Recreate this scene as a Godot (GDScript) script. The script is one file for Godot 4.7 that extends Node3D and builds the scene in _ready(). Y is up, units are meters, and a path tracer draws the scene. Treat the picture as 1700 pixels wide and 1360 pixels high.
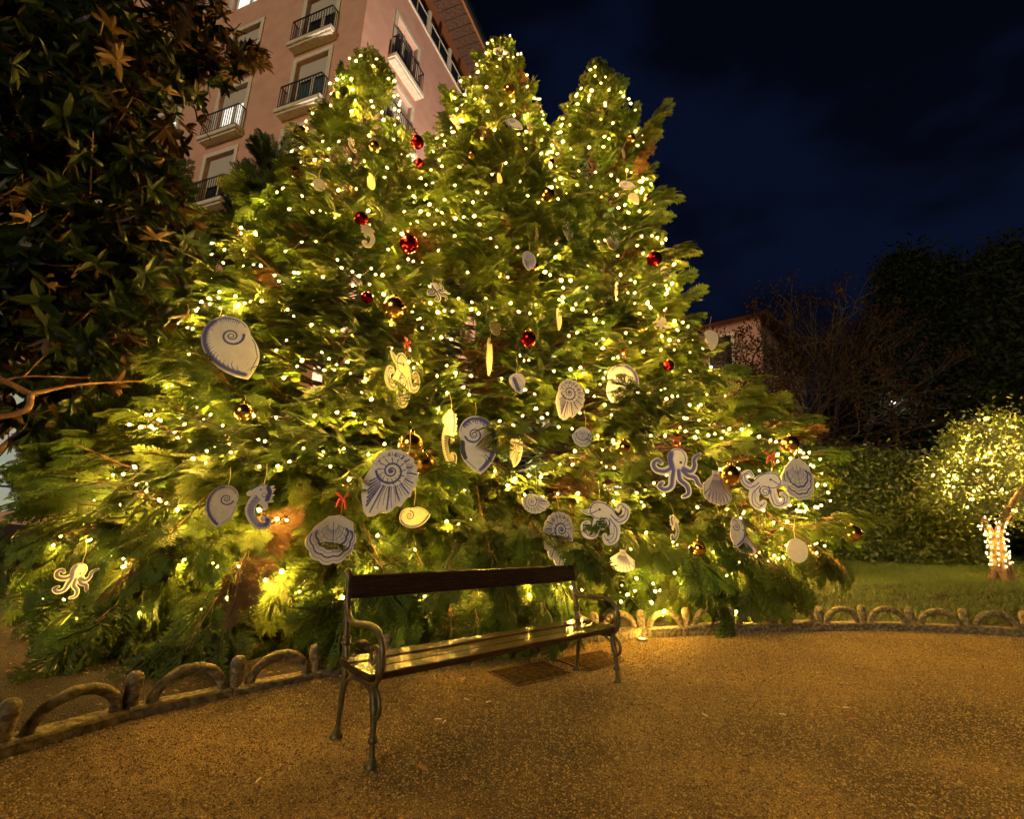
extends Node3D

# ---------------------------------------------------------------- mesh builder
class MB:
	var v := PackedVector3Array()
	var n := PackedVector3Array()
	var c := PackedColorArray()
	var uv := PackedVector2Array()
	var ix := PackedInt32Array()
	var col := Color.WHITE
	func vert(p: Vector3, nn: Vector3, t := Vector2.ZERO) -> int:
		v.append(p); n.append(nn); c.append(col); uv.append(t)
		return v.size() - 1
	func tri(a: int, b: int, d: int) -> void:
		var f := (v[b] - v[a]).cross(v[d] - v[a])
		if f.dot(n[a] + n[b] + n[d]) > 0.0:
			ix.append(a); ix.append(d); ix.append(b)
		else:
			ix.append(a); ix.append(b); ix.append(d)
	func quad(a: int, b: int, d: int, e: int) -> void:
		tri(a, b, d); tri(a, d, e)
	func flat(pts: Array, out: Vector3) -> void:
		var nn: Vector3 = (pts[1] - pts[0]).cross(pts[2] - pts[0]).normalized()
		if nn.dot(out) < 0.0: nn = -nn
		var f := v.size()
		for p in pts: vert(p, nn, Vector2(p.x, p.y))
		for k in range(1, pts.size() - 1): tri(f, f + k, f + k + 1)
	func box(at: Vector3, size: Vector3, b := Basis.IDENTITY) -> void:
		var h := size * 0.5
		for ax in 3:
			for s in [-1.0, 1.0]:
				var o := Vector3.ZERO; o[ax] = s
				var u := Vector3.ZERO; u[(ax + 1) % 3] = 1.0
				var w := Vector3.ZERO; w[(ax + 2) % 3] = 1.0
				var q := []
				for k in [[-1, -1], [1, -1], [1, 1], [-1, 1]]:
					q.append(at + b * ((o + u * k[0] + w * k[1]) * h))
				flat(q, b * o)
	# prism along local x with chamfered long edges
	func plank(at: Vector3, size: Vector3, ch: float, b := Basis.IDENTITY) -> void:
		var y := size.y * 0.5; var z := size.z * 0.5; var x := size.x * 0.5
		var s := [Vector2(-y + ch, -z), Vector2(y - ch, -z), Vector2(y, -z + ch), Vector2(y, z - ch), Vector2(y - ch, z), Vector2(-y + ch, z), Vector2(-y, z - ch), Vector2(-y, -z + ch)]
		var a := []; var e := []
		for k in 8:
			var p: Vector2 = s[k]; var q: Vector2 = s[(k + 1) % 8]
			var m := (p + q) * 0.5
			flat([at + b * Vector3(-x, p.x, p.y), at + b * Vector3(x, p.x, p.y), at + b * Vector3(x, q.x, q.y), at + b * Vector3(-x, q.x, q.y)], b * Vector3(0, m.x, m.y))
			a.append(at + b * Vector3(-x, p.x, p.y)); e.append(at + b * Vector3(x, p.x, p.y))
		flat(a, b * Vector3.LEFT); flat(e, b * Vector3.RIGHT)
	func tube(path: Array, rad: Array, sides := 6, caps := true) -> void:
		var m := path.size()
		var up := Vector3.UP
		var first := v.size()
		for i in m:
			var t: Vector3 = (path[mini(i + 1, m - 1)] - path[maxi(i - 1, 0)])
			t = t.normalized() if t.length() > 1e-6 else Vector3.UP
			if i == 0: up = Vector3.RIGHT if absf(t.y) > 0.8 else Vector3.UP
			var s := t.cross(up).normalized()
			up = s.cross(t).normalized()
			var r: float = rad[mini(i, rad.size() - 1)]
			for k in sides:
				var a := TAU * k / sides
				var d := s * cos(a) + up * sin(a)
				vert(path[i] + d * r, d, Vector2(float(k) / sides, float(i) * 0.2))
		for i in m - 1:
			for k in sides:
				var k2 := (k + 1) % sides
				quad(first + i * sides + k, first + i * sides + k2, first + (i + 1) * sides + k2, first + (i + 1) * sides + k)
		if caps:
			for e in [0, m - 1]:
				var o: Vector3 = path[0] - path[1] if e == 0 else path[m - 1] - path[m - 2]
				var p := []
				for k in sides: p.append(v[first + e * sides + k])
				flat(p, o)
	func lathe(prof: Array, seg: int, at := Vector3.ZERO, b := Basis.IDENTITY, sx := 1.0) -> void:
		var first := v.size()
		var m := prof.size()
		for i in m:
			var p: Vector2 = prof[i]
			var d: Vector2 = prof[mini(i + 1, m - 1)] - prof[maxi(i - 1, 0)]
			var nn := Vector2(d.y, -d.x).normalized()
			for k in seg:
				var a := TAU * k / seg
				vert(at + b * Vector3(p.x * cos(a) * sx, p.y, p.x * sin(a)), b * Vector3(nn.x * cos(a), nn.y, nn.x * sin(a)), Vector2(float(k) / seg, p.y))
		for i in m - 1:
			for k in seg:
				var k2 := (k + 1) % seg
				quad(first + i * seg + k, first + i * seg + k2, first + (i + 1) * seg + k2, first + (i + 1) * seg + k)
	func ball(at: Vector3, r: float, seg: int, rings: int) -> void:
		var pr := []
		for i in rings + 1:
			var a := -PI / 2 + PI * i / rings
			pr.append(Vector2(maxf(cos(a), 0.0005), sin(a)) * r)
		lathe(pr, seg, at)
	func into(m: ArrayMesh, mt: Material) -> ArrayMesh:
		var arr := []
		arr.resize(Mesh.ARRAY_MAX)
		arr[Mesh.ARRAY_VERTEX] = v; arr[Mesh.ARRAY_NORMAL] = n; arr[Mesh.ARRAY_COLOR] = c; arr[Mesh.ARRAY_TEX_UV] = uv; arr[Mesh.ARRAY_INDEX] = ix
		m.add_surface_from_arrays(Mesh.PRIMITIVE_TRIANGLES, arr)
		m.surface_set_material(m.get_surface_count() - 1, mt)
		return m
	func mesh(mt: Material) -> ArrayMesh:
		return into(ArrayMesh.new(), mt)

# ---------------------------------------------------------------- naming helpers
var used := {}
func numbered(called: String) -> String:
	if not used.has(called):
		used[called] = 0
		return called
	used[called] += 1
	return "%s_%03d" % [called, used[called]]

func tag(o: Node, label := "", category := "", group := "", kind := "") -> Node:
	if label: o.set_meta("label", label)
	if category: o.set_meta("category", category)
	if group: o.set_meta("group", group)
	if kind: o.set_meta("kind", kind)
	return o

func thing(called: String, at: Vector3, label: String, category: String, group := "", b := Basis.IDENTITY) -> Node3D:
	var o := Node3D.new()
	o.name = numbered(called)
	add_child(o)
	o.transform = Transform3D(b, at)
	tag(o, label, category, group)
	return o

func part(called: String, m: Mesh, parent: Node, at := Transform3D.IDENTITY) -> MeshInstance3D:
	var o := MeshInstance3D.new()
	o.mesh = m
	o.name = called
	var k := 0
	while parent.has_node(NodePath(o.name)):
		k += 1
		o.name = "%s_%03d" % [called, k]
	parent.add_child(o, true)
	o.transform = at
	return o

# like part(), but cheap for hundreds of alike pieces
func piece(called: String, num: int, m: Mesh, parent: Node, at: Transform3D) -> MeshInstance3D:
	var o := MeshInstance3D.new()
	o.mesh = m
	o.name = called if num == 0 else "%s_%03d" % [called, num]
	parent.add_child(o, true)
	o.transform = at
	return o

func setting(called: String, m: Mesh) -> MeshInstance3D:
	var o := part(called, m, self)
	o.set_meta("kind", "structure")
	return o

func many(called: String, m: Mesh, where: Array, tints: Array, parent: Node) -> MultiMeshInstance3D:
	var mm := MultiMesh.new()
	mm.transform_format = MultiMesh.TRANSFORM_3D
	mm.use_colors = tints.size() > 0
	mm.mesh = m
	mm.instance_count = where.size()
	for i in where.size():
		mm.set_instance_transform(i, where[i])
	if tints.size() > 0:
		for i in where.size():
			mm.set_instance_color(i, tints[i])
	var o := MultiMeshInstance3D.new()
	o.multimesh = mm
	o.name = called
	var k := 0
	while parent.has_node(NodePath(o.name)):
		k += 1
		o.name = "%s_%03d" % [called, k]
	parent.add_child(o, true)
	o.set_meta("kind", "stuff")
	return o

# ---------------------------------------------------------------- materials
func lin(r: float, g: float, b: float, a := 1.0) -> Color:
	var q := Color(r, g, b).linear_to_srgb()
	q.a = a
	return q

func mat(r: float, g: float, b: float, rough := 0.8, metal := 0.0) -> StandardMaterial3D:
	var m := StandardMaterial3D.new()
	m.albedo_color = lin(r, g, b)
	m.roughness = rough
	m.metallic = metal
	return m

func noise_img(size: int, freq: float, oct: int, sd: int, lo: Color, hi: Color, gain := 1.0) -> Image:
	var f := FastNoiseLite.new()
	f.noise_type = FastNoiseLite.TYPE_SIMPLEX_SMOOTH
	f.frequency = freq
	f.fractal_octaves = oct
	f.seed = sd
	var src := f.get_seamless_image(size, size)
	var im := Image.create(size, size, false, Image.FORMAT_RGB8)
	for y in size:
		for x in size:
			var t := clampf((src.get_pixel(x, y).r - 0.5) * gain + 0.5, 0.0, 1.0)
			im.set_pixel(x, y, lo.lerp(hi, t))
	return im

func tex(im: Image) -> ImageTexture:
	return ImageTexture.create_from_image(im)

func rough_mat(lo: Color, hi: Color, sd: int, scale: float, freq := 0.02, gain := 1.6, rough := 0.85, bump := 0.0) -> StandardMaterial3D:
	var m := StandardMaterial3D.new()
	m.albedo_texture = tex(noise_img(256, freq, 5, sd, lo, hi, gain))
	m.uv1_triplanar = true
	m.uv1_world_triplanar = true
	m.uv1_scale = Vector3.ONE * scale
	m.roughness = rough
	if bump > 0.0:
		m.heightmap_enabled = true
		m.heightmap_texture = tex(noise_img(256, freq * 3.0, 4, sd + 9, Color.BLACK, Color.WHITE, 1.8))
		m.heightmap_scale = bump
	return m

func foliage_mat(rough := 0.55, back := 0.5) -> StandardMaterial3D:
	var m := StandardMaterial3D.new()
	m.vertex_color_use_as_albedo = true
	m.roughness = rough
	if back > 0.0:
		m.backlight_enabled = true
		m.backlight = lin(back, back, back)
	return m

# ---------------------------------------------------------------- the place
const F := 789.0
const EYE := 1.4
const CAM_PITCH := 0.2274
const CAM_ROLL := 0.0463
var cam_basis := Basis(Vector3.RIGHT, CAM_PITCH) * Basis(Vector3.BACK, CAM_ROLL)
var rng := RandomNumberGenerator.new()
var kerb := [Vector2(-3.3, -1.9), Vector2(-3.0, -2.5), Vector2(-2.71, -3.1), Vector2(-2.45, -3.62), Vector2(-2.06, -4.05), Vector2(-1.6, -4.55), Vector2(-0.75, -5.25), Vector2(0.45, -5.95), Vector2(1.72, -6.41), Vector2(2.67, -6.62), Vector2(3.75, -6.82), Vector2(4.87, -6.95), Vector2(5.56, -6.92), Vector2(6.2, -6.8), Vector2(6.76, -6.65), Vector2(7.7, -6.25), Vector2(8.6, -5.6)]

func ray(x: float, y: float) -> Vector3:
	return (cam_basis * Vector3(x - 850.0, 680.0 - y, -F)).normalized()

func reach(x: float, y: float, d: float) -> Vector3:
	var r := ray(x, y)
	return Vector3(0, EYE, 0) + r * (d / Vector2(r.x, r.z).length())

func plaza_y(x: float) -> float:
	return 0.035 * maxf(0.0, x - 0.5)

func kerb_gap(x: float, z: float) -> float:
	var best := 1e9
	var p := Vector2(x, z)
	for k in kerb.size() - 1:
		var q := Geometry2D.get_closest_point_to_segment(p, kerb[k], kerb[k + 1])
		best = minf(best, p.distance_squared_to(q))
	return sqrt(best)

func land_y(x: float, z: float) -> float:
	var t := 0.05 + minf(0.075 * maxf(0.0, x - 0.5), 1.2) + minf(0.02 * maxf(0.0, -z - 7.0), 0.5)
	var near := plaza_y(x) + 0.06
	return lerpf(near, t, smoothstep(0.0, 2.2, kerb_gap(x, z)))

func kerb_at(s: float) -> Array: # arc length -> [point, direction]
	for k in kerb.size() - 1:
		var l: float = kerb[k].distance_to(kerb[k + 1])
		if s <= l or k == kerb.size() - 2:
			return [kerb[k].lerp(kerb[k + 1], s / l), (kerb[k + 1] - kerb[k]).normalized()]
		s -= l
	return []

func curve(pts: Array, each := 6) -> Array: # Catmull-Rom through 2D or 3D points
	var out := []
	var m := pts.size()
	for i in m - 1:
		var a = pts[maxi(i - 1, 0)]; var b = pts[i]; var c = pts[i + 1]; var d = pts[mini(i + 2, m - 1)]
		for k in each:
			out.append(b.cubic_interpolate(c, a, d, float(k) / each))
	out.append(pts[m - 1])
	return out

# ---------------------------------------------------------------- the three lit cypresses
var lumps := FastNoiseLite.new()
# base x, base z, top y, outward x, reach towards the plaza low down
var cypress := [
	{"x": -3.0, "z": -7.5, "top": 9.95, "out": Vector2(-1, 0.3), "front": 3.1, "side": [[0.0, 2.75], [0.5, 2.8], [1.2, 2.7], [1.8, 2.6], [2.3, 2.3], [2.5, 2.1], [3.2, 1.85], [3.8, 1.88], [4.2, 1.8], [4.65, 1.65], [5.5, 1.47], [5.95, 1.3], [6.5, 0.98], [7.8, 0.88], [8.4, 0.6], [9.3, 0.4], [9.8, 0.12], [9.95, 0.03]]},
	{"x": -0.6, "z": -8.8, "top": 12.05, "out": Vector2(0, 1), "front": 3.3, "side": [[0.0, 3.35], [0.9, 3.25], [1.5, 2.95], [4.0, 2.5], [6.0, 2.0], [8.0, 1.4], [9.5, 0.9], [10.0, 0.9], [10.7, 0.68], [11.3, 0.38], [11.8, 0.2], [12.05, 0.03]]},
	{"x": 1.74, "z": -9.8, "top": 12.55, "out": Vector2(1, 0.3), "front": 3.05, "side": [[0.0, 3.2], [0.4, 3.4], [0.85, 3.7], [1.5, 3.9], [2.2, 4.05], [2.6, 3.9], [3.2, 3.2], [3.6, 2.35], [4.6, 1.98], [5.3, 1.86], [6.0, 1.52], [6.8, 1.45], [7.9, 1.2], [8.95, 1.03], [10.1, 1.02], [10.8, 0.85], [11.8, 0.42], [12.3, 0.18], [12.55, 0.03]]},
]

func girth(i: int, y: float, dir: Vector2) -> float:
	var c: Dictionary = cypress[i]
	if y > c.top or y < -0.3: return -1.0
	var s: Array = c.side
	var r: float = s[0][1]
	for k in s.size() - 1:
		if y >= s[k][0]:
			r = lerpf(s[k][1], s[k + 1][1], clampf((y - s[k][0]) / (s[k + 1][0] - s[k][0]), 0.0, 1.0))
	var o: float = clampf(dir.dot(c.out.normalized()), 0.0, 1.0)
	r = lerpf(minf(r, c.front), r, o)
	return r * (1.0 + 0.13 * lumps.get_noise_3d(dir.x * 2.2 + i * 7.0, y * 1.1, dir.y * 2.2))

func depth_in(i: int, p: Vector3) -> float: # 1 on the outline, under 1 inside
	var d := Vector2(p.x - cypress[i].x, p.z - cypress[i].z)
	var l := d.length()
	var r := girth(i, p.y, d / maxf(l, 0.001))
	return 9.0 if r <= 0.0 else l / r

func on_tree(px: float, py: float, swell := 1.0) -> Vector3: # where the line of sight meets the foliage
	var d := ray(px, py)
	var t := 3.5
	var best := 9.0
	var bt := 9.0
	while t < 18.0:
		var p := Vector3(0, EYE, 0) + d * t
		for i in 3:
			var q := depth_in(i, p)
			if q < swell: return p
			if q < best:
				best = q
				bt = t
		t += 0.04
	return Vector3(0, EYE, 0) + d * bt

func add_spray(b: MB, r: RandomNumberGenerator, at: Transform3D, g: Color) -> void: # one flat feathery cypress spray, 1 long along +x, drooping
	var leaf := func(p0: Vector2, dir: Vector2, l: float, w: float) -> void:
		var s := Vector2(-dir.y, dir.x) * w
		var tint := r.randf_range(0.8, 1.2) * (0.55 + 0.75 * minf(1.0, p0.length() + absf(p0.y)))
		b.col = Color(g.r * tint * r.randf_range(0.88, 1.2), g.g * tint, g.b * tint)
		var q := [p0 - s * 0.5, p0 + dir * l * 0.5 + s, p0 + dir * l, p0 + dir * l * 0.5 - s]
		var lift := r.randf_range(-0.3, 0.3) * w
		var o := []
		for k in 4:
			var p: Vector2 = q[k]
			o.append(at * Vector3(p.x, -0.22 * p.x * p.x - 0.5 * p.y * p.y + (lift if k == 1 else (-lift if k == 3 else 0.0)), p.y))
		b.flat(o, at.basis.y)
	var pairs := 7
	for k in pairs:
		var t := 0.05 + 0.86 * k / pairs
		for s in [-1.0, 1.0]:
			var l: float = (0.16 + 0.40 * pow(1.0 - t, 0.8) * (0.5 + 0.9 * minf(1.0, t * 3.5))) * r.randf_range(0.75, 1.15)
			var ang: float = s * r.randf_range(0.6, 0.92)
			var dir := Vector2(cos(ang), sin(ang))
			var p := Vector2(t + (0.06 if s > 0 else 0.0), 0)
			leaf.call(p, dir, l * 1.05, 0.023)
			for j in (3 if l > 0.3 else 2):
				var q := p + dir * l * (0.2 + 0.26 * j)
				for e in [-1.0, 1.0]:
					var da: float = ang + e * r.randf_range(0.5, 0.8)
					leaf.call(q, Vector2(cos(da), sin(da)), l * (0.46 - 0.08 * j) + 0.03, 0.023)
	leaf.call(Vector2(0, 0), Vector2(1, 0), 0.8, 0.014)
	leaf.call(Vector2(0.70, 0), Vector2(1, 0), 0.34, 0.024)

# the leafy end of a branch: 1.2 long along +x, sprays in a flat fan; lift turns them up (spires) or down
func bough(sd: int, count: int, lift: float, foliage: Material) -> ArrayMesh:
	var r := RandomNumberGenerator.new()
	r.seed = sd
	var b := MB.new()
	var tb := MB.new()
	for q in count:
		var t := 1.0 - pow(r.randf(), 1.3)
		var p := Vector3(t * 1.2, -0.06 * t + 0.10 * t * t, 0)
		var out := r.randf_range(-1.2, 1.2) * (1.0 - 0.35 * t)
		var off := Vector3(r.randf_range(-0.1, 0.1), r.randf_range(-0.07, 0.07), r.randf_range(-0.1, 0.1)) + Vector3(0.2, 0, 0.0).rotated(Vector3.UP, -out) * r.randf()
		var d := Vector3(cos(out), r.randf_range(-0.45, 0.15) + lift, sin(out)).normalized()
		var up := Vector3(r.randf_range(0.0, 0.7), 1.0, r.randf_range(-0.7, 0.7)).normalized()
		var zz := d.cross(up).normalized()
		var l := r.randf_range(0.30, 0.50)
		var g := r.randf_range(0.5, 1.4)
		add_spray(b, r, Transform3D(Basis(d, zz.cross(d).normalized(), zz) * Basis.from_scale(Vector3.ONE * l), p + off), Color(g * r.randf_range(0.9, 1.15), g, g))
		if r.randf() < 0.6: tb.tube([p - Vector3(0.1, 0, 0), p + off * 0.6, p + off + d * 0.12], [0.006, 0.004, 0.002], 3, false)
	tb.tube([Vector3(-0.1, 0, 0), Vector3(0.5, -0.01, 0), Vector3(1.15, 0.04, 0)], [0.012, 0.009, 0.004], 4, false)
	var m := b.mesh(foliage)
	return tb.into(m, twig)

var boughs := []
func grow_cypress(i: int, called: String, label: String, count: int) -> void:
	var c: Dictionary = cypress[i]
	var base := Vector3(c.x, land_y(c.x, c.z), c.z)
	var root := thing(called, base, label, "cypress tree", "cypresses hung with lights")
	var r := RandomNumberGenerator.new()
	r.seed = 100 + i
	# trunk
	var tb := MB.new()
	var tp := []; var tr := []
	for k in 12:
		var h: float = (c.top - 0.5) * k / 11.0
		tp.append(Vector3(0.08 * sin(h * 0.9 + i), h - base.y * 0.0, 0.07 * cos(h * 1.1 + i)))
		tr.append(lerpf(0.24, 0.015, pow(k / 11.0, 0.8)) * (1.25 if k == 0 else 1.0))
	tb.tube(tp, tr, 10)
	part("trunk", tb.mesh(bark), root)
	var lb := MB.new()
	var where := [[], [], [], [], [], [], [], []]
	var tints := [[], [], [], [], [], [], [], []]
	var face := Vector2(-c.x, -c.z).normalized()
	var a0 := face.angle()
	for k in count:
		var az := a0 + r.randf_range(-2.35, 2.35) if r.randf() < 0.93 else r.randf_range(-PI, PI)
		if k < 80: az = a0 + r.randf_range(-1.0, 1.0)
		var dir := Vector2(cos(az), sin(az))
		var yt: float
		for q in 20: # more branches where the tree is wide
			yt = r.randf_range(0.02, c.top - 0.05)
			if k < 80:
				yt = r.randf_range(0.08, 1.2)
				break
			if r.randf() * 4.2 < girth(i, yt, dir) + 0.75 + (2.2 if yt < 1.0 else 0.0): break
		var g := girth(i, yt, dir)
		var rad := g * (r.randf_range(0.72, 1.03) if r.randf() < 0.87 else r.randf_range(1.05, 1.15 if yt < c.top * 0.5 else 1.4))
		var tipw := Vector3(c.x + dir.x * rad, yt, c.z + dir.y * rad)
		var buried := false
		for j in 3:
			if j != i and depth_in(j, tipw) < 0.62: buried = true
		if buried or tipw.distance_to(Vector3(1.72, 0.1, -6.4)) < 0.95: continue
		var rise := lerpf(0.12, 1.1, clampf((yt - 1.0) / (c.top - 1.0), 0.0, 1.0))
		var y0: float = clampf(yt - rise * rad * 0.6, 0.15, c.top - 0.3)
		if yt < 1.2: y0 = yt + rad * 0.14
		var s := Vector3(0, y0, 0)
		var e := Vector3(dir.x * rad, yt, dir.y * rad)
		var mid := s.lerp(e, 0.55) + Vector3(0, -0.05 * rad if yt > 1.0 else 0.12 * rad, 0) + Vector3(r.randf_range(-1, 1), 0, r.randf_range(-1, 1)) * 0.07 * rad
		var path := []
		for q in 6:
			var t := q / 5.0
			path.append(s.lerp(mid, t).lerp(mid.lerp(e, t), t))
		var thick := 0.008 + 0.008 * rad
		lb.tube(path, [thick, thick * 0.85, thick * 0.7, thick * 0.5, thick * 0.35, 0.004], 5, false)
		# the leafy end of the branch
		var tan := (e - mid).normalized()
		var hi := clampf((yt - c.top + 3.2) / 3.0, 0.0, 1.0)
		if hi > 0.3: tan = (tan + Vector3.UP * hi * 0.8).normalized()
		if yt < 1.1: tan = (tan + Vector3.DOWN * r.randf_range(0.1, 0.55)).normalized()
		var side := tan.cross((Vector3.UP + Vector3(dir.x, 0, dir.y) * r.randf_range(0.0, 0.5)).normalized()).normalized()
		side = side.rotated(tan, r.randf_range(-0.7, 0.7))
		var l := clampf(rad * 0.62, 0.36, 0.95) * r.randf_range(0.85, 1.12)
		var w := r.randi_range(0, 4) if hi < 0.5 else r.randi_range(5, 7)
		where[w].append(Transform3D(Basis(tan, side.cross(tan), side) * Basis.from_scale(Vector3(l, maxf(l, 0.5), clampf(l * 1.1, 0.42, 0.85))), e - tan * l * 1.12))
		var g2 := r.randf_range(0.72, 1.28)
		var warm := r.randf_range(-0.12, 0.22)
		tints[w].append(Color(0.061 * g2 * (1.0 + warm), 0.103 * g2, 0.013 * g2) if r.randf() > 0.03 else Color(0.085, 0.046, 0.016) * g2)
	for k in 9: # the ragged leader at the tip
		var a := TAU * k / 9.0
		var up := Vector3(cos(a) * r.randf_range(0.05, 0.4), 1.0, sin(a) * r.randf_range(0.05, 0.4)).normalized()
		var side := up.cross(Vector3(r.randfn(), 0.1, r.randfn())).normalized()
		var l := r.randf_range(0.26, 0.42)
		where[5 + k % 3].append(Transform3D(Basis(up, side.cross(up), side) * Basis.from_scale(Vector3(l, l, l * 0.7)), Vector3(cos(a) * 0.1, c.top - 0.55 + r.randf_range(-0.35, 0.12), sin(a) * 0.1)))
		tints[5 + k % 3].append(Color(0.055, 0.10, 0.013) * r.randf_range(0.8, 1.2))
	tag(part("branches", lb.mesh(twig), root), "", "", "", "stuff")
	for w in 8:
		many("foliage", boughs[w], where[w], tints[w], root)

# ---------------------------------------------------------------- lights on strings
var bulb_mesh: ArrayMesh
var cable: StandardMaterial3D
func bulb(parent: Node3D, num: int, p: Vector3, size: float, energy: float, look: ArrayMesh = bulb_mesh) -> void:
	var o := piece("bulb", num, look, parent, Transform3D(Basis.from_scale(Vector3.ONE * size), p))
	if num % 72 == 7: # a lamp of its own for every sixteenth bulb; the rest shine by their glowing glass
		var l := OmniLight3D.new()
		l.name = "glow"
		l.light_color = lin(1.0, 0.54, 0.08)
		l.light_energy = energy
		l.light_size = 0.012
		l.omni_range = 20.0
		l.omni_attenuation = 2.0
		l.shadow_enabled = true
		o.add_child(l, true)

var cut_at := [] # painted boards, which bulbs keep clear of
func light_strings(i: int, where: String) -> void:
	var c: Dictionary = cypress[i]
	var r := RandomNumberGenerator.new()
	r.seed = 300 + i
	var a0 := Vector2(-c.x, -c.z).angle()
	var y := 0.45
	var turn := 1.0
	var runs := []
	while y < c.top - 0.1:
		var pts := []
		var a := -1.95
		while a < 1.95:
			var az := a0 + a * turn
			var dir := Vector2(cos(az), sin(az))
			var yy: float = y + 0.16 * sin(a * 3.1 + y * 5.0) + 0.28 * lumps.get_noise_2d(a * 3.0, y * 9.0 + i * 30.0) + r.randf_range(-0.06, 0.06) + 0.18 * a / 1.95
			yy = clampf(yy, 0.2, c.top - 0.02)
			var g := maxf(girth(i, yy, dir), 0.1)
			var rad := g * r.randf_range(0.93, 1.02) + (r.randf_range(0.04, 0.26) if yy > 5.0 else r.randf_range(0.04, 0.36))
			if yy < 3.6: rad -= [0.12, 0.0, 0.36][i] * clampf(dir.dot(c.out.normalized()), 0.0, 1.0)
			var p := Vector3(c.x + dir.x * rad, yy, c.z + dir.y * rad)
			var hidden := false
			for j in 3:
				if j != i and depth_in(j, p) < 0.96: hidden = true
			for q in cut_at:
				if p.distance_squared_to(q[0]) < q[1] * q[1]: hidden = true
			if not hidden: pts.append(p)
			a += BULB_STEP * (0.74 if yy < 4.6 else 1.0) * (r.randf_range(0.35, 1.3) if r.randf() < 0.85 else r.randf_range(1.6, 2.6)) / maxf(g, 0.4)
		if pts.size() > 2: runs.append(pts)
		y += 0.41
		turn = -turn
	var words := ["lowest", "second", "third", "fourth", "fifth", "sixth", "seventh", "eighth", "ninth", "tenth"]
	var per := 3
	var n_str := int(ceil(runs.size() / float(per)))
	for k in n_str:
		var lab := "string of warm white bulbs winding round the %s, %s" % [where, "topmost of its strings" if k == n_str - 1 else words[k] + (" string up" if k else " string on it")]
		var root := thing("light_string", Vector3.ZERO, lab, "light string", "warm light strings on the cypresses")
		var num := 0
		for j in range(k * per, mini(runs.size(), k * per + per)):
			var cb := MB.new()
			var pts: Array = runs[j]
			for q in pts.size():
				var sz: float = r.randf_range(0.6, 1.0) if r.randf() < 0.72 else r.randf_range(1.15, 1.9)
				bulb(root, num, pts[q], sz, BULB_ENERGY * sz * sz)
				num += 1
				if q + 1 < pts.size() and pts[q].distance_to(pts[q + 1]) < 0.9:
					var m: Vector3 = (pts[q] + pts[q + 1]) * 0.5 - Vector3(0, 0.02 + 0.06 * pts[q].distance_to(pts[q + 1]), 0)
					cb.tube([pts[q] + Vector3(0, 0.02, 0), m, pts[q + 1] + Vector3(0, 0.02, 0)], [0.005], 4, false)
				elif cb.v.size() > 0:
					part("cable", cb.mesh(cable), root)
					cb = MB.new()
const BULB_STEP := 0.265
const BULB_ENERGY := 0.12

# ---------------------------------------------------------------- painted cut-outs
const PRINT := 320
const SPAN := 1.16
var ink := Color(0.33, 0.33, 0.60)
var cream := Color(0.95, 0.93, 0.87)

func dab(im: Image, p: Vector2, r: float, c: Color, a: float) -> void:
	var q := Vector2((p.x / SPAN + 0.5) * PRINT, (0.5 - p.y / SPAN) * PRINT)
	var rr := r / SPAN * PRINT
	for y in range(maxi(int(q.y - rr - 1), 0), mini(int(q.y + rr + 2), PRINT)):
		for x in range(maxi(int(q.x - rr - 1), 0), mini(int(q.x + rr + 2), PRINT)):
			var k := clampf(rr + 0.5 - Vector2(x + 0.5, y + 0.5).distance_to(q), 0.0, 1.0) * a
			if k > 0.0: im.set_pixel(x, y, im.get_pixel(x, y).lerp(c, k))

func stroke(im: Image, pts: Array, w0: float, w1: float, a := 0.85, c := Color(-1, 0, 0)) -> void:
	var col := ink if c.r < 0.0 else c
	var len := 0.0
	for k in pts.size() - 1: len += pts[k].distance_to(pts[k + 1])
	var gone := 0.0
	for k in pts.size() - 1:
		var l: float = pts[k].distance_to(pts[k + 1])
		var steps := maxi(1, int(l * PRINT / 1.6))
		for s in steps:
			var t := float(s) / steps
			var w := lerpf(w0, w1, (gone + l * t) / maxf(len, 0.0001))
			dab(im, pts[k].lerp(pts[k + 1], t), w * rng.randf_range(0.85, 1.15), col, a * rng.randf_range(0.7, 1.0))
		gone += l

func wash(im: Image, pts: Array, w: float, a: float) -> void: # soft watercolour band
	for k in 5:
		stroke(im, pts, w * (1.0 - k * 0.17), w * (1.0 - k * 0.17), a * 0.09)

func paper() -> Image:
	var im := Image.create(PRINT, PRINT, false, Image.FORMAT_RGB8)
	im.fill(cream)
	for k in 240:
		dab(im, Vector2(rng.randf_range(-0.58, 0.58), rng.randf_range(-0.58, 0.58)), rng.randf_range(0.02, 0.07), cream.darkened(rng.randf_range(0.0, 0.12)), 0.25)
	return im

func spiral(c: Vector2, r1: float, a1: float, turns: float, decay: float) -> Array:
	var p := []
	var m := int(turns * 26)
	for k in m + 1:
		var a := a1 - TAU * turns * k / m
		p.append(c + Vector2(cos(a), sin(a)) * r1 * pow(decay, turns * k / m))
	return p

func rounded_union(pieces: Array) -> PackedVector2Array: # pieces: [a, b, ra, rb]
	var all := PackedVector2Array()
	for q in pieces:
		var pts := PackedVector2Array()
		for k in 12:
			var d := Vector2.from_angle(TAU * k / 12.0)
			pts.append(q[0] + d * q[2]); pts.append(q[1] + d * q[3])
		var h := Geometry2D.convex_hull(pts)
		h.remove_at(h.size() - 1)
		if all.is_empty():
			all = h
			continue
		var best := 0.0
		for res in Geometry2D.merge_polygons(all, h):
			var area := 0.0
			for k in res.size(): area += res[k].cross(res[(k + 1) % res.size()])
			if absf(area) > best:
				best = absf(area)
				all = res
	return all

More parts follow.
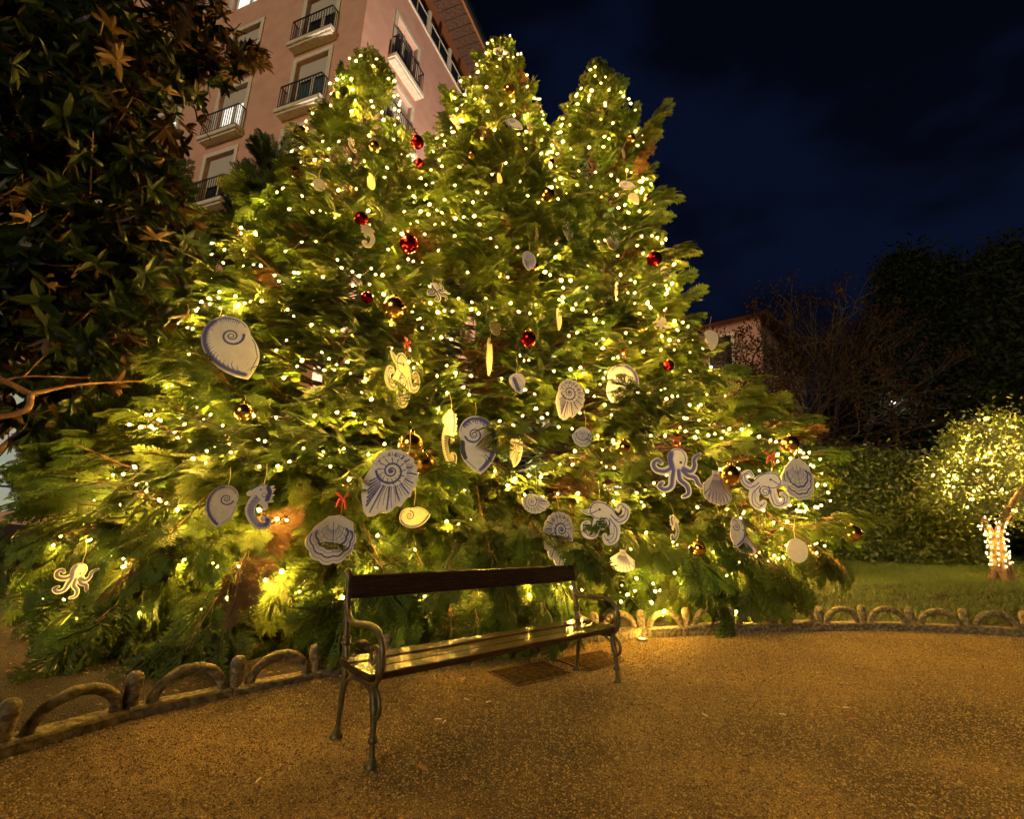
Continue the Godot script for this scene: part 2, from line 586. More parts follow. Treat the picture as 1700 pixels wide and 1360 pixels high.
func limbs_of(arms: Array) -> Array:
	var out := []
	for a in arms:
		var c := curve(a[0], 5)
		for k in c.size() - 1:
			var t0 := float(k) / (c.size() - 1); var t1 := float(k + 1) / (c.size() - 1)
			out.append([c[k], c[k + 1], lerpf(a[1], a[2], t0), lerpf(a[1], a[2], t1)])
	return out

func nautilus_edge(ribbed: float, flare: float) -> PackedVector2Array:
	var p := PackedVector2Array()
	var c := Vector2(-0.02, 0.14)
	for k in 41: # from the right, over the top, down the back to the tip
		var t := k / 40.0
		var a := -0.3 + t * 4.95
		var r: float = 0.27 + 0.10 * t + flare * pow(t, 5.0)
		r *= 1.0 + ribbed * absf(sin(k * 1.1)) * (0.4 + t)
		p.append(c + Vector2(cos(a) * 0.96, sin(a)) * r)
	var tip: Vector2 = p[p.size() - 1]
	var back: Vector2 = p[0]
	for k in range(1, 9): # the opening
		var t := k / 9.0
		var q := tip.lerp(back, t)
		q += Vector2(0.13, -0.04) * sin(PI * t) * (0.6 if ribbed > 0.0 else 1.0)
		p.append(q)
	return p

var cutouts := {}
func make_cutout(kind: String) -> void:
	var im := paper()
	var poly := PackedVector2Array()
	var c := Vector2(-0.02, 0.14)
	match kind:
		"nautilus", "ribbed_nautilus":
			poly = nautilus_edge(0.0, 0.35)
			var inner := []
			for k in range(4, 41): inner.append(c + (poly[k] - c) * 0.9)
			wash(im, inner.slice(14), 0.04, 0.45)
			stroke(im, inner, 0.006, 0.014, 0.8)
			var sp := spiral(c + Vector2(0.01, -0.02), 0.16, -0.2, 2.4, 0.42)
			stroke(im, sp, 0.017, 0.006, 0.95)
			for k in range(8, 40):
				var o := c + (poly[k] - c) * rng.randf_range(0.84, 0.9)
				var far := 0.62 if kind == "nautilus" else 0.5
				var q := c + (poly[k] - c) * rng.randf_range(far, far + 0.14)
				var m := o.lerp(q, 0.5) + Vector2(-(q - o).y, (q - o).x) * (0.15 if kind == "nautilus" else 0.4)
				stroke(im, curve([o, m, q], 5), 0.009 if kind == "nautilus" else 0.013, 0.003, 0.55 if kind == "nautilus" else 0.85)
			var ap := [poly[41], poly[44], poly[47], poly[48]]
			if kind == "ribbed_nautilus":
				stroke(im, [poly[48] * 0.9, poly[46] * 0.85, poly[44] * 0.86], 0.05, 0.03, 0.7, Color(0.26, 0.26, 0.3))
			stroke(im, ap.map(func(v): return c + (v - c) * 0.93), 0.006, 0.008, 0.5)
		"ammonite":
			poly = nautilus_edge(0.10, 0.26)
			var sp := spiral(c, 0.2, -0.6, 2.2, 0.42)
			stroke(im, sp, 0.016, 0.008, 0.95)
			for k in range(1, 41):
				var o := c + (poly[k] - c) * rng.randf_range(0.78, 0.93)
				var q := c + (poly[k] - c).normalized() * 0.21
				var heavy := 0.006 if k % 3 else 0.013
				stroke(im, [o, o.lerp(q, 0.5) + Vector2(rng.randf_range(-0.015, 0.015), 0.0), q], heavy * 0.7, heavy, rng.randf_range(0.45, 0.95))
			for k in 13:
				var a := TAU * k / 13.0
				stroke(im, [c + Vector2.from_angle(a) * 0.185, c + Vector2.from_angle(a + 0.2) * 0.1], 0.008, 0.004, 0.7)
			for k in 7:
				var t := k / 7.0
				var e := poly[40].lerp(poly[48], t * 0.75 + 0.05)
				stroke(im, [c.lerp(e, 0.42), c.lerp(e, 0.92)], 0.005, 0.012, 0.8)
			dab(im, c, 0.028, ink, 0.9)
		"oyster":
			var lob := 6
			poly.append(Vector2(0.16, 0.47)); poly.append(Vector2(-0.06, 0.46)); poly.append(Vector2(-0.3, 0.3))
			for k in 49:
				var t := k / 48.0
				var a := PI * 0.93 + t * PI * 1.14
				var r: float = 0.47 + 0.035 * absf(sin(t * PI * lob)) - 0.05 * t
				poly.append(Vector2(cos(a) * r * 0.98, 0.02 + sin(a) * r))
			poly.append(Vector2(0.4, 0.3))
			for ring in 6:
				var f := 0.93 - ring * 0.1
				var pts := []
				for k in range(3, 52): pts.append(Vector2(0.03, 0.34) + (poly[k] - Vector2(0.03, 0.34)) * f)
				var w := 0.018 if ring == 1 or ring == 3 else 0.006
				stroke(im, pts, w * 0.6, w, 0.75)
				if ring == 3: wash(im, pts, 0.03, 0.4)
			for k in 16:
				var q: Vector2 = poly[4 + k * 3]
				stroke(im, [Vector2(0.03, 0.34).lerp(q, 0.2), Vector2(0.03, 0.34).lerp(q, 0.45 + 0.15 * (k % 2))], 0.006, 0.003, 0.7)
			stroke(im, [Vector2(0.03, 0.34), Vector2(0.0, -0.25)], 0.007, 0.004, 0.9)
		"scallop":
			poly = PackedVector2Array([Vector2(0.13, 0.46), Vector2(-0.13, 0.46), Vector2(-0.13, 0.34)])
			poly.append(Vector2(-0.5, 0.06))
			for k in 57:
				var t := k / 56.0
				var x := lerpf(-0.52, 0.52, t)
				poly.append(Vector2(x, -0.1 - 0.33 * sqrt(maxf(0.0, 1.0 - pow(x / 0.56, 2.0))) - 0.035 * absf(sin(t * PI * 7.0))))
			poly.append(Vector2(0.5, 0.06)); poly.append(Vector2(0.13, 0.34))
			for k in 8:
				var e: Vector2 = poly[4 + k * 8]
				stroke(im, [Vector2(e.x * 0.12, 0.36), Vector2(e.x * 0.6, 0.0 + e.y * 0.3), e * 0.95], 0.006, 0.014, 0.9)
			for k in 7:
				var e: Vector2 = poly[8 + k * 8]
				wash(im, [Vector2(e.x * 0.3, 0.2), e * 0.8], 0.022, 0.4)
			var rim := []
			for k in range(3, 62): rim.append(poly[k] * 0.93)
			stroke(im, rim, 0.006, 0.006, 0.7)
			stroke(im, [Vector2(-0.11, 0.44), Vector2(0.11, 0.44), Vector2(0.11, 0.35), Vector2(-0.11, 0.35)], 0.005, 0.005, 0.7)
		"octopus":
			var arms := [
				[[Vector2(-0.1, 0.1), Vector2(-0.24, 0.02), Vector2(-0.4, 0.05), Vector2(-0.45, 0.17), Vector2(-0.37, 0.24), Vector2(-0.3, 0.18)], 0.085, 0.04],
				[[Vector2(0.1, 0.1), Vector2(0.24, 0.03), Vector2(0.31, 0.14), Vector2(0.31, 0.28), Vector2(0.42, 0.38)], 0.08, 0.03],
				[[Vector2(-0.07, 0.08), Vector2(-0.1, -0.1), Vector2(-0.13, -0.27), Vector2(-0.25, -0.34), Vector2(-0.35, -0.27), Vector2(-0.28, -0.2)], 0.085, 0.04],
				[[Vector2(0.02, 0.06), Vector2(0.04, -0.13), Vector2(0.16, -0.25), Vector2(0.18, -0.4), Vector2(0.08, -0.46)], 0.075, 0.04],
				[[Vector2(0.09, 0.06), Vector2(0.18, -0.05), Vector2(0.31, -0.09), Vector2(0.37, -0.22), Vector2(0.45, -0.27)], 0.075, 0.035]]
			var ps := [[Vector2(0, 0.3), Vector2(0, 0.2), 0.19, 0.18], [Vector2(0, 0.3), Vector2(0, 0.08), 0.17, 0.13]] + limbs_of(arms)
			poly = rounded_union(ps)
			wash(im, [Vector2(-0.11, 0.4), Vector2(-0.14, 0.25), Vector2(-0.1, 0.1)], 0.06, 0.6)
			stroke(im, curve([Vector2(-0.1, 0.1), Vector2(-0.15, 0.28), Vector2(-0.07, 0.44), Vector2(0.08, 0.44), Vector2(0.15, 0.28), Vector2(0.11, 0.12)], 5), 0.008, 0.008, 0.7)
			for a in arms:
				var cv := curve(a[0], 8)
				wash(im, cv, a[1] * 0.5, 0.55)
				stroke(im, cv.map(func(v): return v + Vector2(-0.02, -0.015)), 0.016, 0.01, 0.75)
				for k in range(4, cv.size() - 1, 2): dab(im, cv[k] + Vector2(0.022, 0.018), 0.008, ink.darkened(0.4), 0.9)
			dab(im, Vector2(0.06, 0.2), 0.026, Color(0.2, 0.22, 0.2), 0.9)
		"curled_octopus":
			var arms := [
				[[Vector2(0.1, 0.2), Vector2(0.26, 0.06), Vector2(0.42, 0.14), Vector2(0.46, 0.3), Vector2(0.36, 0.38), Vector2(0.29, 0.3)], 0.11, 0.055],
				[[Vector2(-0.1, 0.14), Vector2(-0.16, -0.08), Vector2(-0.24, -0.26), Vector2(-0.39, -0.24), Vector2(-0.42, -0.08), Vector2(-0.34, -0.03)], 0.11, 0.06],
				[[Vector2(0.08, 0.12), Vector2(0.22, -0.08), Vector2(0.2, -0.3), Vector2(0.08, -0.38), Vector2(0.02, -0.28)], 0.13, 0.07],
				[[Vector2(-0.18, 0.28), Vector2(-0.34, 0.2), Vector2(-0.5, 0.24)], 0.1, 0.02]]
			var ps := [[Vector2(-0.12, 0.26), Vector2(0.08, 0.2), 0.2, 0.16], [Vector2(0.0, 0.1), Vector2(-0.06, -0.02), 0.16, 0.14]] + limbs_of(arms)
			poly = rounded_union(ps)
			stroke(im, curve([Vector2(-0.3, 0.3), Vector2(-0.2, 0.41), Vector2(0.0, 0.4), Vector2(0.16, 0.3), Vector2(0.3, 0.14), Vector2(0.42, 0.18)], 6), 0.012, 0.012, 0.85)
			stroke(im, curve([Vector2(-0.26, 0.36), Vector2(-0.3, 0.22), Vector2(-0.2, 0.1), Vector2(-0.05, 0.08), Vector2(0.05, 0.1)], 6), 0.012, 0.008, 0.9)
			stroke(im, spiral(Vector2(0.0, -0.02), 0.12, 0.6, 1.6, 0.45), 0.014, 0.008, 0.9)
			for k in 14: dab(im, Vector2(0, -0.02) + Vector2.from_angle(k * 0.3 - 0.6) * 0.115, 0.014, ink, 0.8)
			for a in arms:
				var cv := curve(a[0], 8)
				stroke(im, cv.map(func(v): return v + Vector2(0.035, -0.03)), 0.011, 0.008, 0.8)
				for k in range(8, cv.size() - 1): dab(im, cv[k] + Vector2(-0.02, 0.02), 0.009, ink.darkened(0.3), 0.85)
			dab(im, Vector2(-0.1, 0.27), 0.026, Color(0.25, 0.2, 0.16), 0.95)
		"seahorse":
			var arms := [
				[[Vector2(0.04, 0.3), Vector2(-0.02, 0.22), Vector2(-0.12, 0.08), Vector2(-0.16, -0.1), Vector2(-0.08, -0.28), Vector2(0.06, -0.41), Vector2(0.2, -0.4), Vector2(0.23, -0.29), Vector2(0.13, -0.27)], 0.12, 0.05],
				[[Vector2(-0.02, 0.36), Vector2(-0.16, 0.28), Vector2(-0.22, 0.25)], 0.09, 0.055],
				[[Vector2(0.02, 0.12), Vector2(0.13, 0.0), Vector2(0.1, -0.06)], 0.08, 0.03]]
			var ps := [[Vector2(0.03, 0.37), Vector2(0.08, 0.3), 0.12, 0.13]] + limbs_of(arms)
			for k in 6: ps.append([Vector2(0.1, 0.36 - k * 0.05), Vector2(0.23 + 0.03 * (k % 2), 0.44 - k * 0.065), 0.05, 0.02])
			poly = rounded_union(ps)
			var cv := curve(arms[0][0], 9)
			for k in range(12, cv.size() - 4):
				var d: Vector2 = (cv[k + 1] - cv[k - 1]).normalized().orthogonal()
				var w := lerpf(0.1, 0.035, k / float(cv.size()))
				stroke(im, [cv[k] - d * w, cv[k] + d * w * 0.2], 0.005, 0.007, 0.75)
				if k % 2 == 0: stroke(im, [cv[k] + d * w * 0.2, cv[k] + d * w * 0.6], 0.013, 0.011, 0.95)
			wash(im, [Vector2(0.12, 0.42), Vector2(0.18, 0.3), Vector2(0.14, 0.12)], 0.05, 0.8)
			stroke(im, curve([Vector2(-0.2, 0.32), Vector2(-0.08, 0.42), Vector2(0.06, 0.47), Vector2(0.16, 0.4)], 5), 0.008, 0.01, 0.8)
			stroke(im, spiral(Vector2(0.07, 0.24), 0.045, 0.0, 1.0, 0.8), 0.008, 0.006, 0.8)
			dab(im, Vector2(-0.01, 0.35), 0.018, ink.darkened(0.4), 0.95)
		"mussel":
			for k in 30:
				var a := TAU * k / 30.0
				poly.append(Vector2(cos(a) * 0.33 + 0.07 * sin(a * 2.0), sin(a) * 0.5))
			for k in 7:
				var x := -0.22 + 0.07 * k
				stroke(im, curve([Vector2(x * 0.4, 0.4), Vector2(x, 0.1), Vector2(x * 1.1, -0.3)], 5), 0.005, 0.012, 0.5)
			wash(im, [Vector2(-0.12, 0.3), Vector2(-0.05, -0.35)], 0.1, 0.25)
			stroke(im, Array(poly).map(func(v): return v * 0.9), 0.006, 0.006, 0.6)
		"plain_disc":
			for k in 30:
				var a := TAU * k / 30.0
				poly.append(Vector2(cos(a) * 0.42, sin(a) * 0.5))
			poly[7] += Vector2(0, 0.03)
	var front := StandardMaterial3D.new()
	front.albedo_texture = tex(im)
	front.roughness = 0.6
	var m := ArrayMesh.new()
	var f := MB.new(); var e := MB.new()
	var th := 0.012
	var ids := Geometry2D.triangulate_polygon(poly)
	if ids.is_empty(): print("cut-out outline cannot be filled: ", kind)
	for p in poly:
		f.vert(Vector3(p.x, p.y, th), Vector3.BACK, Vector2(p.x / SPAN + 0.5, 0.5 - p.y / SPAN))
		e.vert(Vector3(p.x, p.y, -th), Vector3.FORWARD)
	for k in range(0, ids.size(), 3):
		f.tri(ids[k], ids[k + 1], ids[k + 2]); e.tri(ids[k], ids[k + 1], ids[k + 2])
	var area := 0.0
	for k in poly.size(): area += poly[k].cross(poly[(k + 1) % poly.size()])
	for k in poly.size():
		var p := poly[k]; var q := poly[(k + 1) % poly.size()]
		var o := Vector2(q.y - p.y, p.x - q.x) * signf(area)
		e.flat([Vector3(p.x, p.y, th), Vector3(q.x, q.y, th), Vector3(q.x, q.y, -th), Vector3(p.x, p.y, -th)], Vector3(o.x, o.y, 0))
	f.into(m, front)
	e.into(m, board_back)
	var top := -1.0
	var topx := 0.0
	for p in poly:
		if p.y > top:
			top = p.y
			topx = p.x
	cutouts[kind] = [m, Vector2(topx, top)]

var board_back: StandardMaterial3D
var twine: StandardMaterial3D
var red_ribbon: StandardMaterial3D
func hang_cutout(kind: String, called: String, category: String, px: float, py: float, size_px: float, roll: float, yaw: float, flip: bool, label: String, back := false, ribbon := false, sit := 0.34) -> void:
	if not cutouts.has(kind): make_cutout(kind)
	var p := on_tree(px, py, 1.03)
	var eye := Vector3(0, EYE, 0) - p
	p += eye.normalized() * sit
	var deep := -(cam_basis.inverse() * (p - Vector3(0, EYE, 0))).z
	var s := 0.93 * size_px / F * deep
	cut_at.append([p, 0.13 + s * 0.42])
	var toward := Vector3(eye.x, 0, eye.z).normalized()
	var up := (Vector3.UP + toward * -0.10).normalized()
	var zz := toward
	var xx := up.cross(zz).normalized()
	zz = xx.cross(up).normalized()
	var b := Basis(xx, up, zz) * Basis(Vector3.UP, deg_to_rad(yaw + (180.0 if back else 0.0)))
	var o := thing(called, p, label, category, "", b)
	var turn := Basis(Vector3.BACK, deg_to_rad(roll))
	part("board", cutouts[kind][0] if not flip else mirrored(kind), o, Transform3D(turn * Basis.from_scale(Vector3.ONE * s), Vector3.ZERO))
	var t2: Vector2 = cutouts[kind][1]
	if flip: t2.x = -t2.x
	var high := Vector3.ZERO
	high = turn * Vector3(t2.x, t2.y, 0) * s
	if high.y < 0.2 * s: high = Vector3(0, 0.35 * s, 0)
	var cb := MB.new()
	var le := rng.randf_range(0.12, 0.3)
	high.y -= 0.02
	high.z += (0.016) * s + 0.002
	cb.tube([high, high + Vector3(0.01, le * 0.5, -0.02), high + Vector3(0, le, -0.06)], [0.0035], 4, false)
	part("twine", cb.mesh(red_ribbon if ribbon else twine), o)
	if ribbon:
		var rb := MB.new()
		var q := high + Vector3(0, le * 0.9, 0)
		for k in [[-0.07, 0.05], [0.07, 0.04], [-0.05, -0.09], [0.04, -0.10]]:
			rb.tube([q, q + Vector3(k[0] * 0.6, k[1] * 0.4 + 0.02, 0.02), q + Vector3(k[0], k[1], 0.01)], [0.006, 0.016, 0.009], 5)
		part("bow", rb.mesh(red_ribbon), o)

func mirrored(kind: String) -> ArrayMesh:
	var key := kind + "_mirrored"
	if not cutouts.has(key):
		var src: ArrayMesh = cutouts[kind][0]
		var m := ArrayMesh.new()
		for s in 2:
			var a := src.surface_get_arrays(s)
			var v: PackedVector3Array = a[Mesh.ARRAY_VERTEX]; var n: PackedVector3Array = a[Mesh.ARRAY_NORMAL]; var ix: PackedInt32Array = a[Mesh.ARRAY_INDEX]
			for k in v.size():
				v[k].x = -v[k].x
				n[k].x = -n[k].x
			for k in range(0, ix.size(), 3):
				var t := ix[k + 1]
				ix[k + 1] = ix[k + 2]
				ix[k + 2] = t
			a[Mesh.ARRAY_VERTEX] = v; a[Mesh.ARRAY_NORMAL] = n; a[Mesh.ARRAY_INDEX] = ix
			m.add_surface_from_arrays(Mesh.PRIMITIVE_TRIANGLES, a)
			m.surface_set_material(s, src.surface_get_material(s))
		cutouts[key] = [m, cutouts[kind][1]]
	return cutouts[key][0]

var bauble_parts := {}
func hang_bauble(red: bool, px: float, py: float, dia_px: float, label: String) -> void:
	var p := on_tree(px, py, 1.03)
	var eye := (Vector3(0, EYE, 0) - p).normalized()
	p += eye * 0.36
	var deep := -(cam_basis.inverse() * (p - Vector3(0, EYE, 0))).z
	var r := dia_px * 0.5 / F * deep
	var o := thing("red_bauble" if red else "gold_bauble", p, label, "bauble", "red glass baubles" if red else "gold glass baubles")
	if bauble_parts.is_empty():
		var s := MB.new(); s.ball(Vector3.ZERO, 1.0, 28, 16)
		bauble_parts.red = s.mesh(red_glass)
		bauble_parts.gold = s.mesh(gold_glass)
		var k := MB.new()
		k.lathe([Vector2(0.24, 0.94), Vector2(0.24, 1.14), Vector2(0.2, 1.17), Vector2(0.001, 1.18)], 14)
		bauble_parts.cap = k.mesh(gold_glass)
		var l := MB.new()
		var ring := []
		for a in 13: ring.append(Vector3(cos(TAU * a / 12.0) * 0.1, 1.26 + sin(TAU * a / 12.0) * 0.1, 0))
		l.tube(ring + [Vector3(0.02, 1.9, -0.3)], [0.018], 5, false)
		bauble_parts.loop = l.mesh(gold_glass)
	var sc := Transform3D(Basis(Vector3.UP, rng.randf() * TAU) * Basis.from_scale(Vector3.ONE * r), Vector3.ZERO)
	part("ball", bauble_parts.red if red else bauble_parts.gold, o, sc)
	part("cap", bauble_parts.cap, o, sc)
	part("hanging_loop", bauble_parts.loop, o, sc)
var red_glass: StandardMaterial3D
var gold_glass: StandardMaterial3D

# ---------------------------------------------------------------- bench
func build_bench() -> void:
	var along := Vector3(0.737, 0, -0.676).normalized()
	var back := Vector3(along.z, 0, -along.x)       # away from the plaza, towards the trees
	if back.z > 0.0: back = -back
	var b := Basis(along, Vector3.UP, along.cross(Vector3.UP))
	var o := thing("park_bench", Vector3(-0.70, 0.0, -3.08), "dark wooden park bench with scrolled cast iron arms in front of the lit trees", "bench", "", b)
	var s := -1.0 if b.z.dot(back) < 0.0 else 1.0   # local z that points to the back
	var P := func(x: float, d: float, h: float) -> Vector3: return Vector3(x, h, d * s)
	var length := 2.39
	for end in 2:
		var x := 0.0 if end == 0 else length
		var fr := MB.new()
		var mk := func(pts: Array, r0: float, r1: float) -> void:
			var c := curve(pts, 7)
			var q := []; var rr := []
			for k in c.size():
				q.append(P.call(x, c[k].x, c[k].y))
				rr.append(lerpf(r0, r1, k / float(c.size() - 1)))
			fr.tube(q, rr, 9)
		# back post with a rolled tip, down to the seat
		mk.call([Vector2(0.60, 0.985), Vector2(0.575, 1.00), Vector2(0.555, 0.97), Vector2(0.545, 0.88), Vector2(0.515, 0.72), Vector2(0.49, 0.58), Vector2(0.47, 0.44)], 0.020, 0.023)
		# arm: out of the post, forward, over and down into the seat bearer
		mk.call([Vector2(0.535, 0.82), Vector2(0.50, 0.735), Vector2(0.43, 0.695), Vector2(0.32, 0.70), Vector2(0.17, 0.715), Vector2(0.06, 0.69), Vector2(0.0, 0.61), Vector2(-0.005, 0.51), Vector2(0.04, 0.43), Vector2(0.12, 0.40), Vector2(0.30, 0.405), Vector2(0.42, 0.43), Vector2(0.475, 0.53)], 0.020, 0.020)
		# scroll inside the arm
		var sp := []
		for k in 20:
			var a := 1.9 + k * 0.45
			var rr := 0.105 * pow(0.91, k)
			sp.append(Vector2(0.095 + cos(a) * rr * 0.85, 0.545 - sin(a) * rr * 1.1))
		mk.call(sp, 0.015, 0.009)
		tag(part("arm_frame", fr.mesh(iron), o), "", "", "", "")
		var lg := MB.new()
		fr = lg
		var mk2 := func(t: MB, pts: Array, r: Array) -> void:
			var c := curve(pts, 6)
			var q := []; var rr := []
			for k in c.size():
				q.append(P.call(x, c[k].x, c[k].y))
				var f := k / float(c.size() - 1) * (r.size() - 1)
				rr.append(lerpf(r[int(f)], r[mini(int(f) + 1, r.size() - 1)], f - int(f)))
			t.tube(q, rr, 9)
		mk2.call(lg, [Vector2(0.05, 0.42), Vector2(0.055, 0.36), Vector2(0.03, 0.27), Vector2(0.015, 0.15), Vector2(0.0, 0.03)], [0.021, 0.025, 0.022, 0.016, 0.018])
		mk2.call(lg, [Vector2(0.06, 0.40), Vector2(-0.01, 0.36), Vector2(-0.03, 0.29), Vector2(0.0, 0.245), Vector2(0.03, 0.27), Vector2(0.015, 0.31)], [0.016, 0.014, 0.010])
		lg.lathe([Vector2(0.042, -0.01), Vector2(0.046, 0.01), Vector2(0.034, 0.026), Vector2(0.02, 0.05)], 12, P.call(x, 0.0, 0.0))
		lg.lathe([Vector2(0.022, 0.115), Vector2(0.030, 0.125), Vector2(0.030, 0.14), Vector2(0.022, 0.15)], 12, P.call(x, 0.013, 0.0))
		part("leg", lg.mesh(iron), o)
		var lr := MB.new()
		mk2.call(lr, [Vector2(0.46, 0.44), Vector2(0.445, 0.36), Vector2(0.455, 0.25), Vector2(0.465, 0.12), Vector2(0.475, 0.02)], [0.021, 0.023, 0.020, 0.016, 0.018])
		lr.lathe([Vector2(0.042, -0.01), Vector2(0.046, 0.01), Vector2(0.034, 0.026), Vector2(0.02, 0.05)], 12, P.call(x, 0.475, 0.0))
		part("leg", lr.mesh(iron), o)
		var br := MB.new()
		mk2.call(br, [Vector2(0.05, 0.27), Vector2(0.075, 0.345), Vector2(0.16, 0.385), Vector2(0.3, 0.385), Vector2(0.40, 0.345), Vector2(0.45, 0.26)], [0.014, 0.014])
		part("brace", br.mesh(iron), o)
		var co := MB.new()
		co.lathe([Vector2(0.022, -0.03), Vector2(0.033, -0.02), Vector2(0.033, -0.008), Vector2(0.026, 0.0), Vector2(0.033, 0.008), Vector2(0.033, 0.02), Vector2(0.022, 0.03)], 12, P.call(x, 0.487, 0.57))
		part("collar", co.mesh(iron), o)
	var w := length + 0.10
	for k in 3:
		var d: float = [0.085, 0.235, 0.385][k]
		var m := MB.new()
		m.plank(P.call(length * 0.5, d, 0.452 + 0.006 * absf(k - 1)), Vector3(w, 0.042, 0.132), 0.008)
		part("seat_slat", m.mesh(bench_wood), o)
		for x in [0.0, length]:
			var bm := MB.new()
			bm.lathe([Vector2(0.016, 0.0), Vector2(0.014, 0.005), Vector2(0.001, 0.008)], 10, P.call(x + (0.0 if k else 0.05), d, 0.473 + 0.006 * absf(k - 1)))
			part("bolt", bm.mesh(iron), o)
	var r := MB.new()
	r.plank(P.call(length * 0.5, 0.525, 0.90), Vector3(length - 0.02, 0.155, 0.036), 0.008, Basis(Vector3.RIGHT, 0.2 * s))
	part("back_rail", r.mesh(bench_wood), o)

# ---------------------------------------------------------------- kerb of arches
func build_kerb() -> void:
	var total := 0.0
	for k in kerb.size() - 1: total += kerb[k].distance_to(kerb[k + 1])
	var unit := 0.646
	var s := 0.42
	var n := 0
	var ordinal := ["first", "second", "third", "fourth", "fifth", "sixth", "seventh", "eighth", "ninth", "tenth", "eleventh", "twelfth"]
	var spot := -1.0
	# arc length of the spotlit post
	var best := 9.0
	var t := 0.0
	while t < total:
		var q: Vector2 = kerb_at(t)[0]
		if q.distance_to(Vector2(1.72, -6.41)) < best:
			best = q.distance_to(Vector2(1.72, -6.41))
			spot = t
		t += 0.02
	s = spot - floor((spot - 0.42) / unit) * unit
	var lit := int(round((spot - s) / unit))
	while s + unit < total:
		var a: Array = kerb_at(s)
		var e: Array = kerb_at(s + unit)
		var p0 := Vector3(a[0].x, plaza_y(a[0].x), a[0].y)
		var p1 := Vector3(e[0].x, plaza_y(e[0].x), e[0].y)
		var xx := (p1 - p0).normalized()
		var zz := Vector3(-xx.z, 0, xx.x).normalized()
		var b := Basis(xx, zz.cross(xx).normalized(), zz)
		var lab := ""
		if n == lit: lab = "arched concrete kerb piece whose post is lit from its foot"
		elif n < lit: lab = "mossy arched concrete kerb piece, %s before the spotlit post on the bench side" % ordinal[mini(lit - n - 1, 11)]
		else: lab = "weathered arched concrete kerb piece at the lawn, %s after the spotlit post" % ordinal[mini(n - lit - 1, 11)]
		var r := RandomNumberGenerator.new()
		r.seed = 500 + n
		var tilt := Basis(Vector3.RIGHT, r.randf_range(-0.05, 0.05)) * Basis(Vector3.BACK, r.randf_range(-0.025, 0.025))
		var o := thing("kerb_piece", p0 + Vector3(0, r.randf_range(-0.02, 0.01) - (0.035 if s < 4.0 else 0.0), 0), lab, "kerb", "arched concrete kerb", b * tilt)
		var bm := MB.new()
		bm.plank(Vector3(unit * 0.5, 0.03, 0), Vector3(unit - 0.014, 0.16, 0.15), 0.012)
		part("base_block", bm.mesh(concrete), o)
		var am := MB.new()
		var path := []; var rad := []
		var cx := 0.095 + (unit - 0.105) * 0.5
		for k in 17:
			var an := PI * k / 16.0
			path.append(Vector3(cx - cos(an) * (unit - 0.195) * 0.5 + r.randf_range(-0.004, 0.004), 0.09 + sin(an) * 0.195, r.randf_range(-0.004, 0.004)))
			rad.append(0.036 + r.randf_range(-0.003, 0.003))
		am.tube(path, rad, 9, false)
		part("arch", am.mesh(concrete), o)
		var pm := MB.new()
		var lean := Basis(Vector3.BACK, r.randf_range(-0.06, 0.06))
		pm.lathe([Vector2(0.046, 0.08), Vector2(0.05, 0.16), Vector2(0.056, 0.24), Vector2(0.056, 0.275), Vector2(0.048, 0.302), Vector2(0.03, 0.318), Vector2(0.002, 0.324)], 14, Vector3(0.03, 0, 0), lean, 0.95)
		part("post", pm.mesh(concrete), o)
		s += unit
		n += 1
	# uplight at the foot of that post
	var ua: Array = kerb_at(spot)
	var fwd := Vector3(-0.25, 0, 0.97)
	var up := thing("ground_uplight", Vector3(ua[0].x + 0.03, plaza_y(ua[0].x) + 0.005, ua[0].y) + fwd * 0.19, "small glowing uplight set in the gravel at the foot of a kerb post", "uplight")
	var ring := MB.new()
	ring.lathe([Vector2(0.07, 0.0), Vector2(0.07, 0.022), Vector2(0.055, 0.026), Vector2(0.05, 0.02)], 20)
	part("ring", ring.mesh(iron), up)
	var lens := MB.new()
	lens.lathe([Vector2(0.05, 0.016), Vector2(0.03, 0.024), Vector2(0.001, 0.027)], 20)
	part("lens", lens.mesh(glow_warm), up)
	var l := OmniLight3D.new()
	l.name = "glow"
	l.light_color = lin(1.0, 0.54, 0.08)
	l.light_energy = 0.13
	l.light_size = 0.04
	l.omni_range = 20.0
	l.omni_attenuation = 2.0
	l.shadow_enabled = true
	l.position = Vector3(0, 0.06, 0)
	up.add_child(l, true)

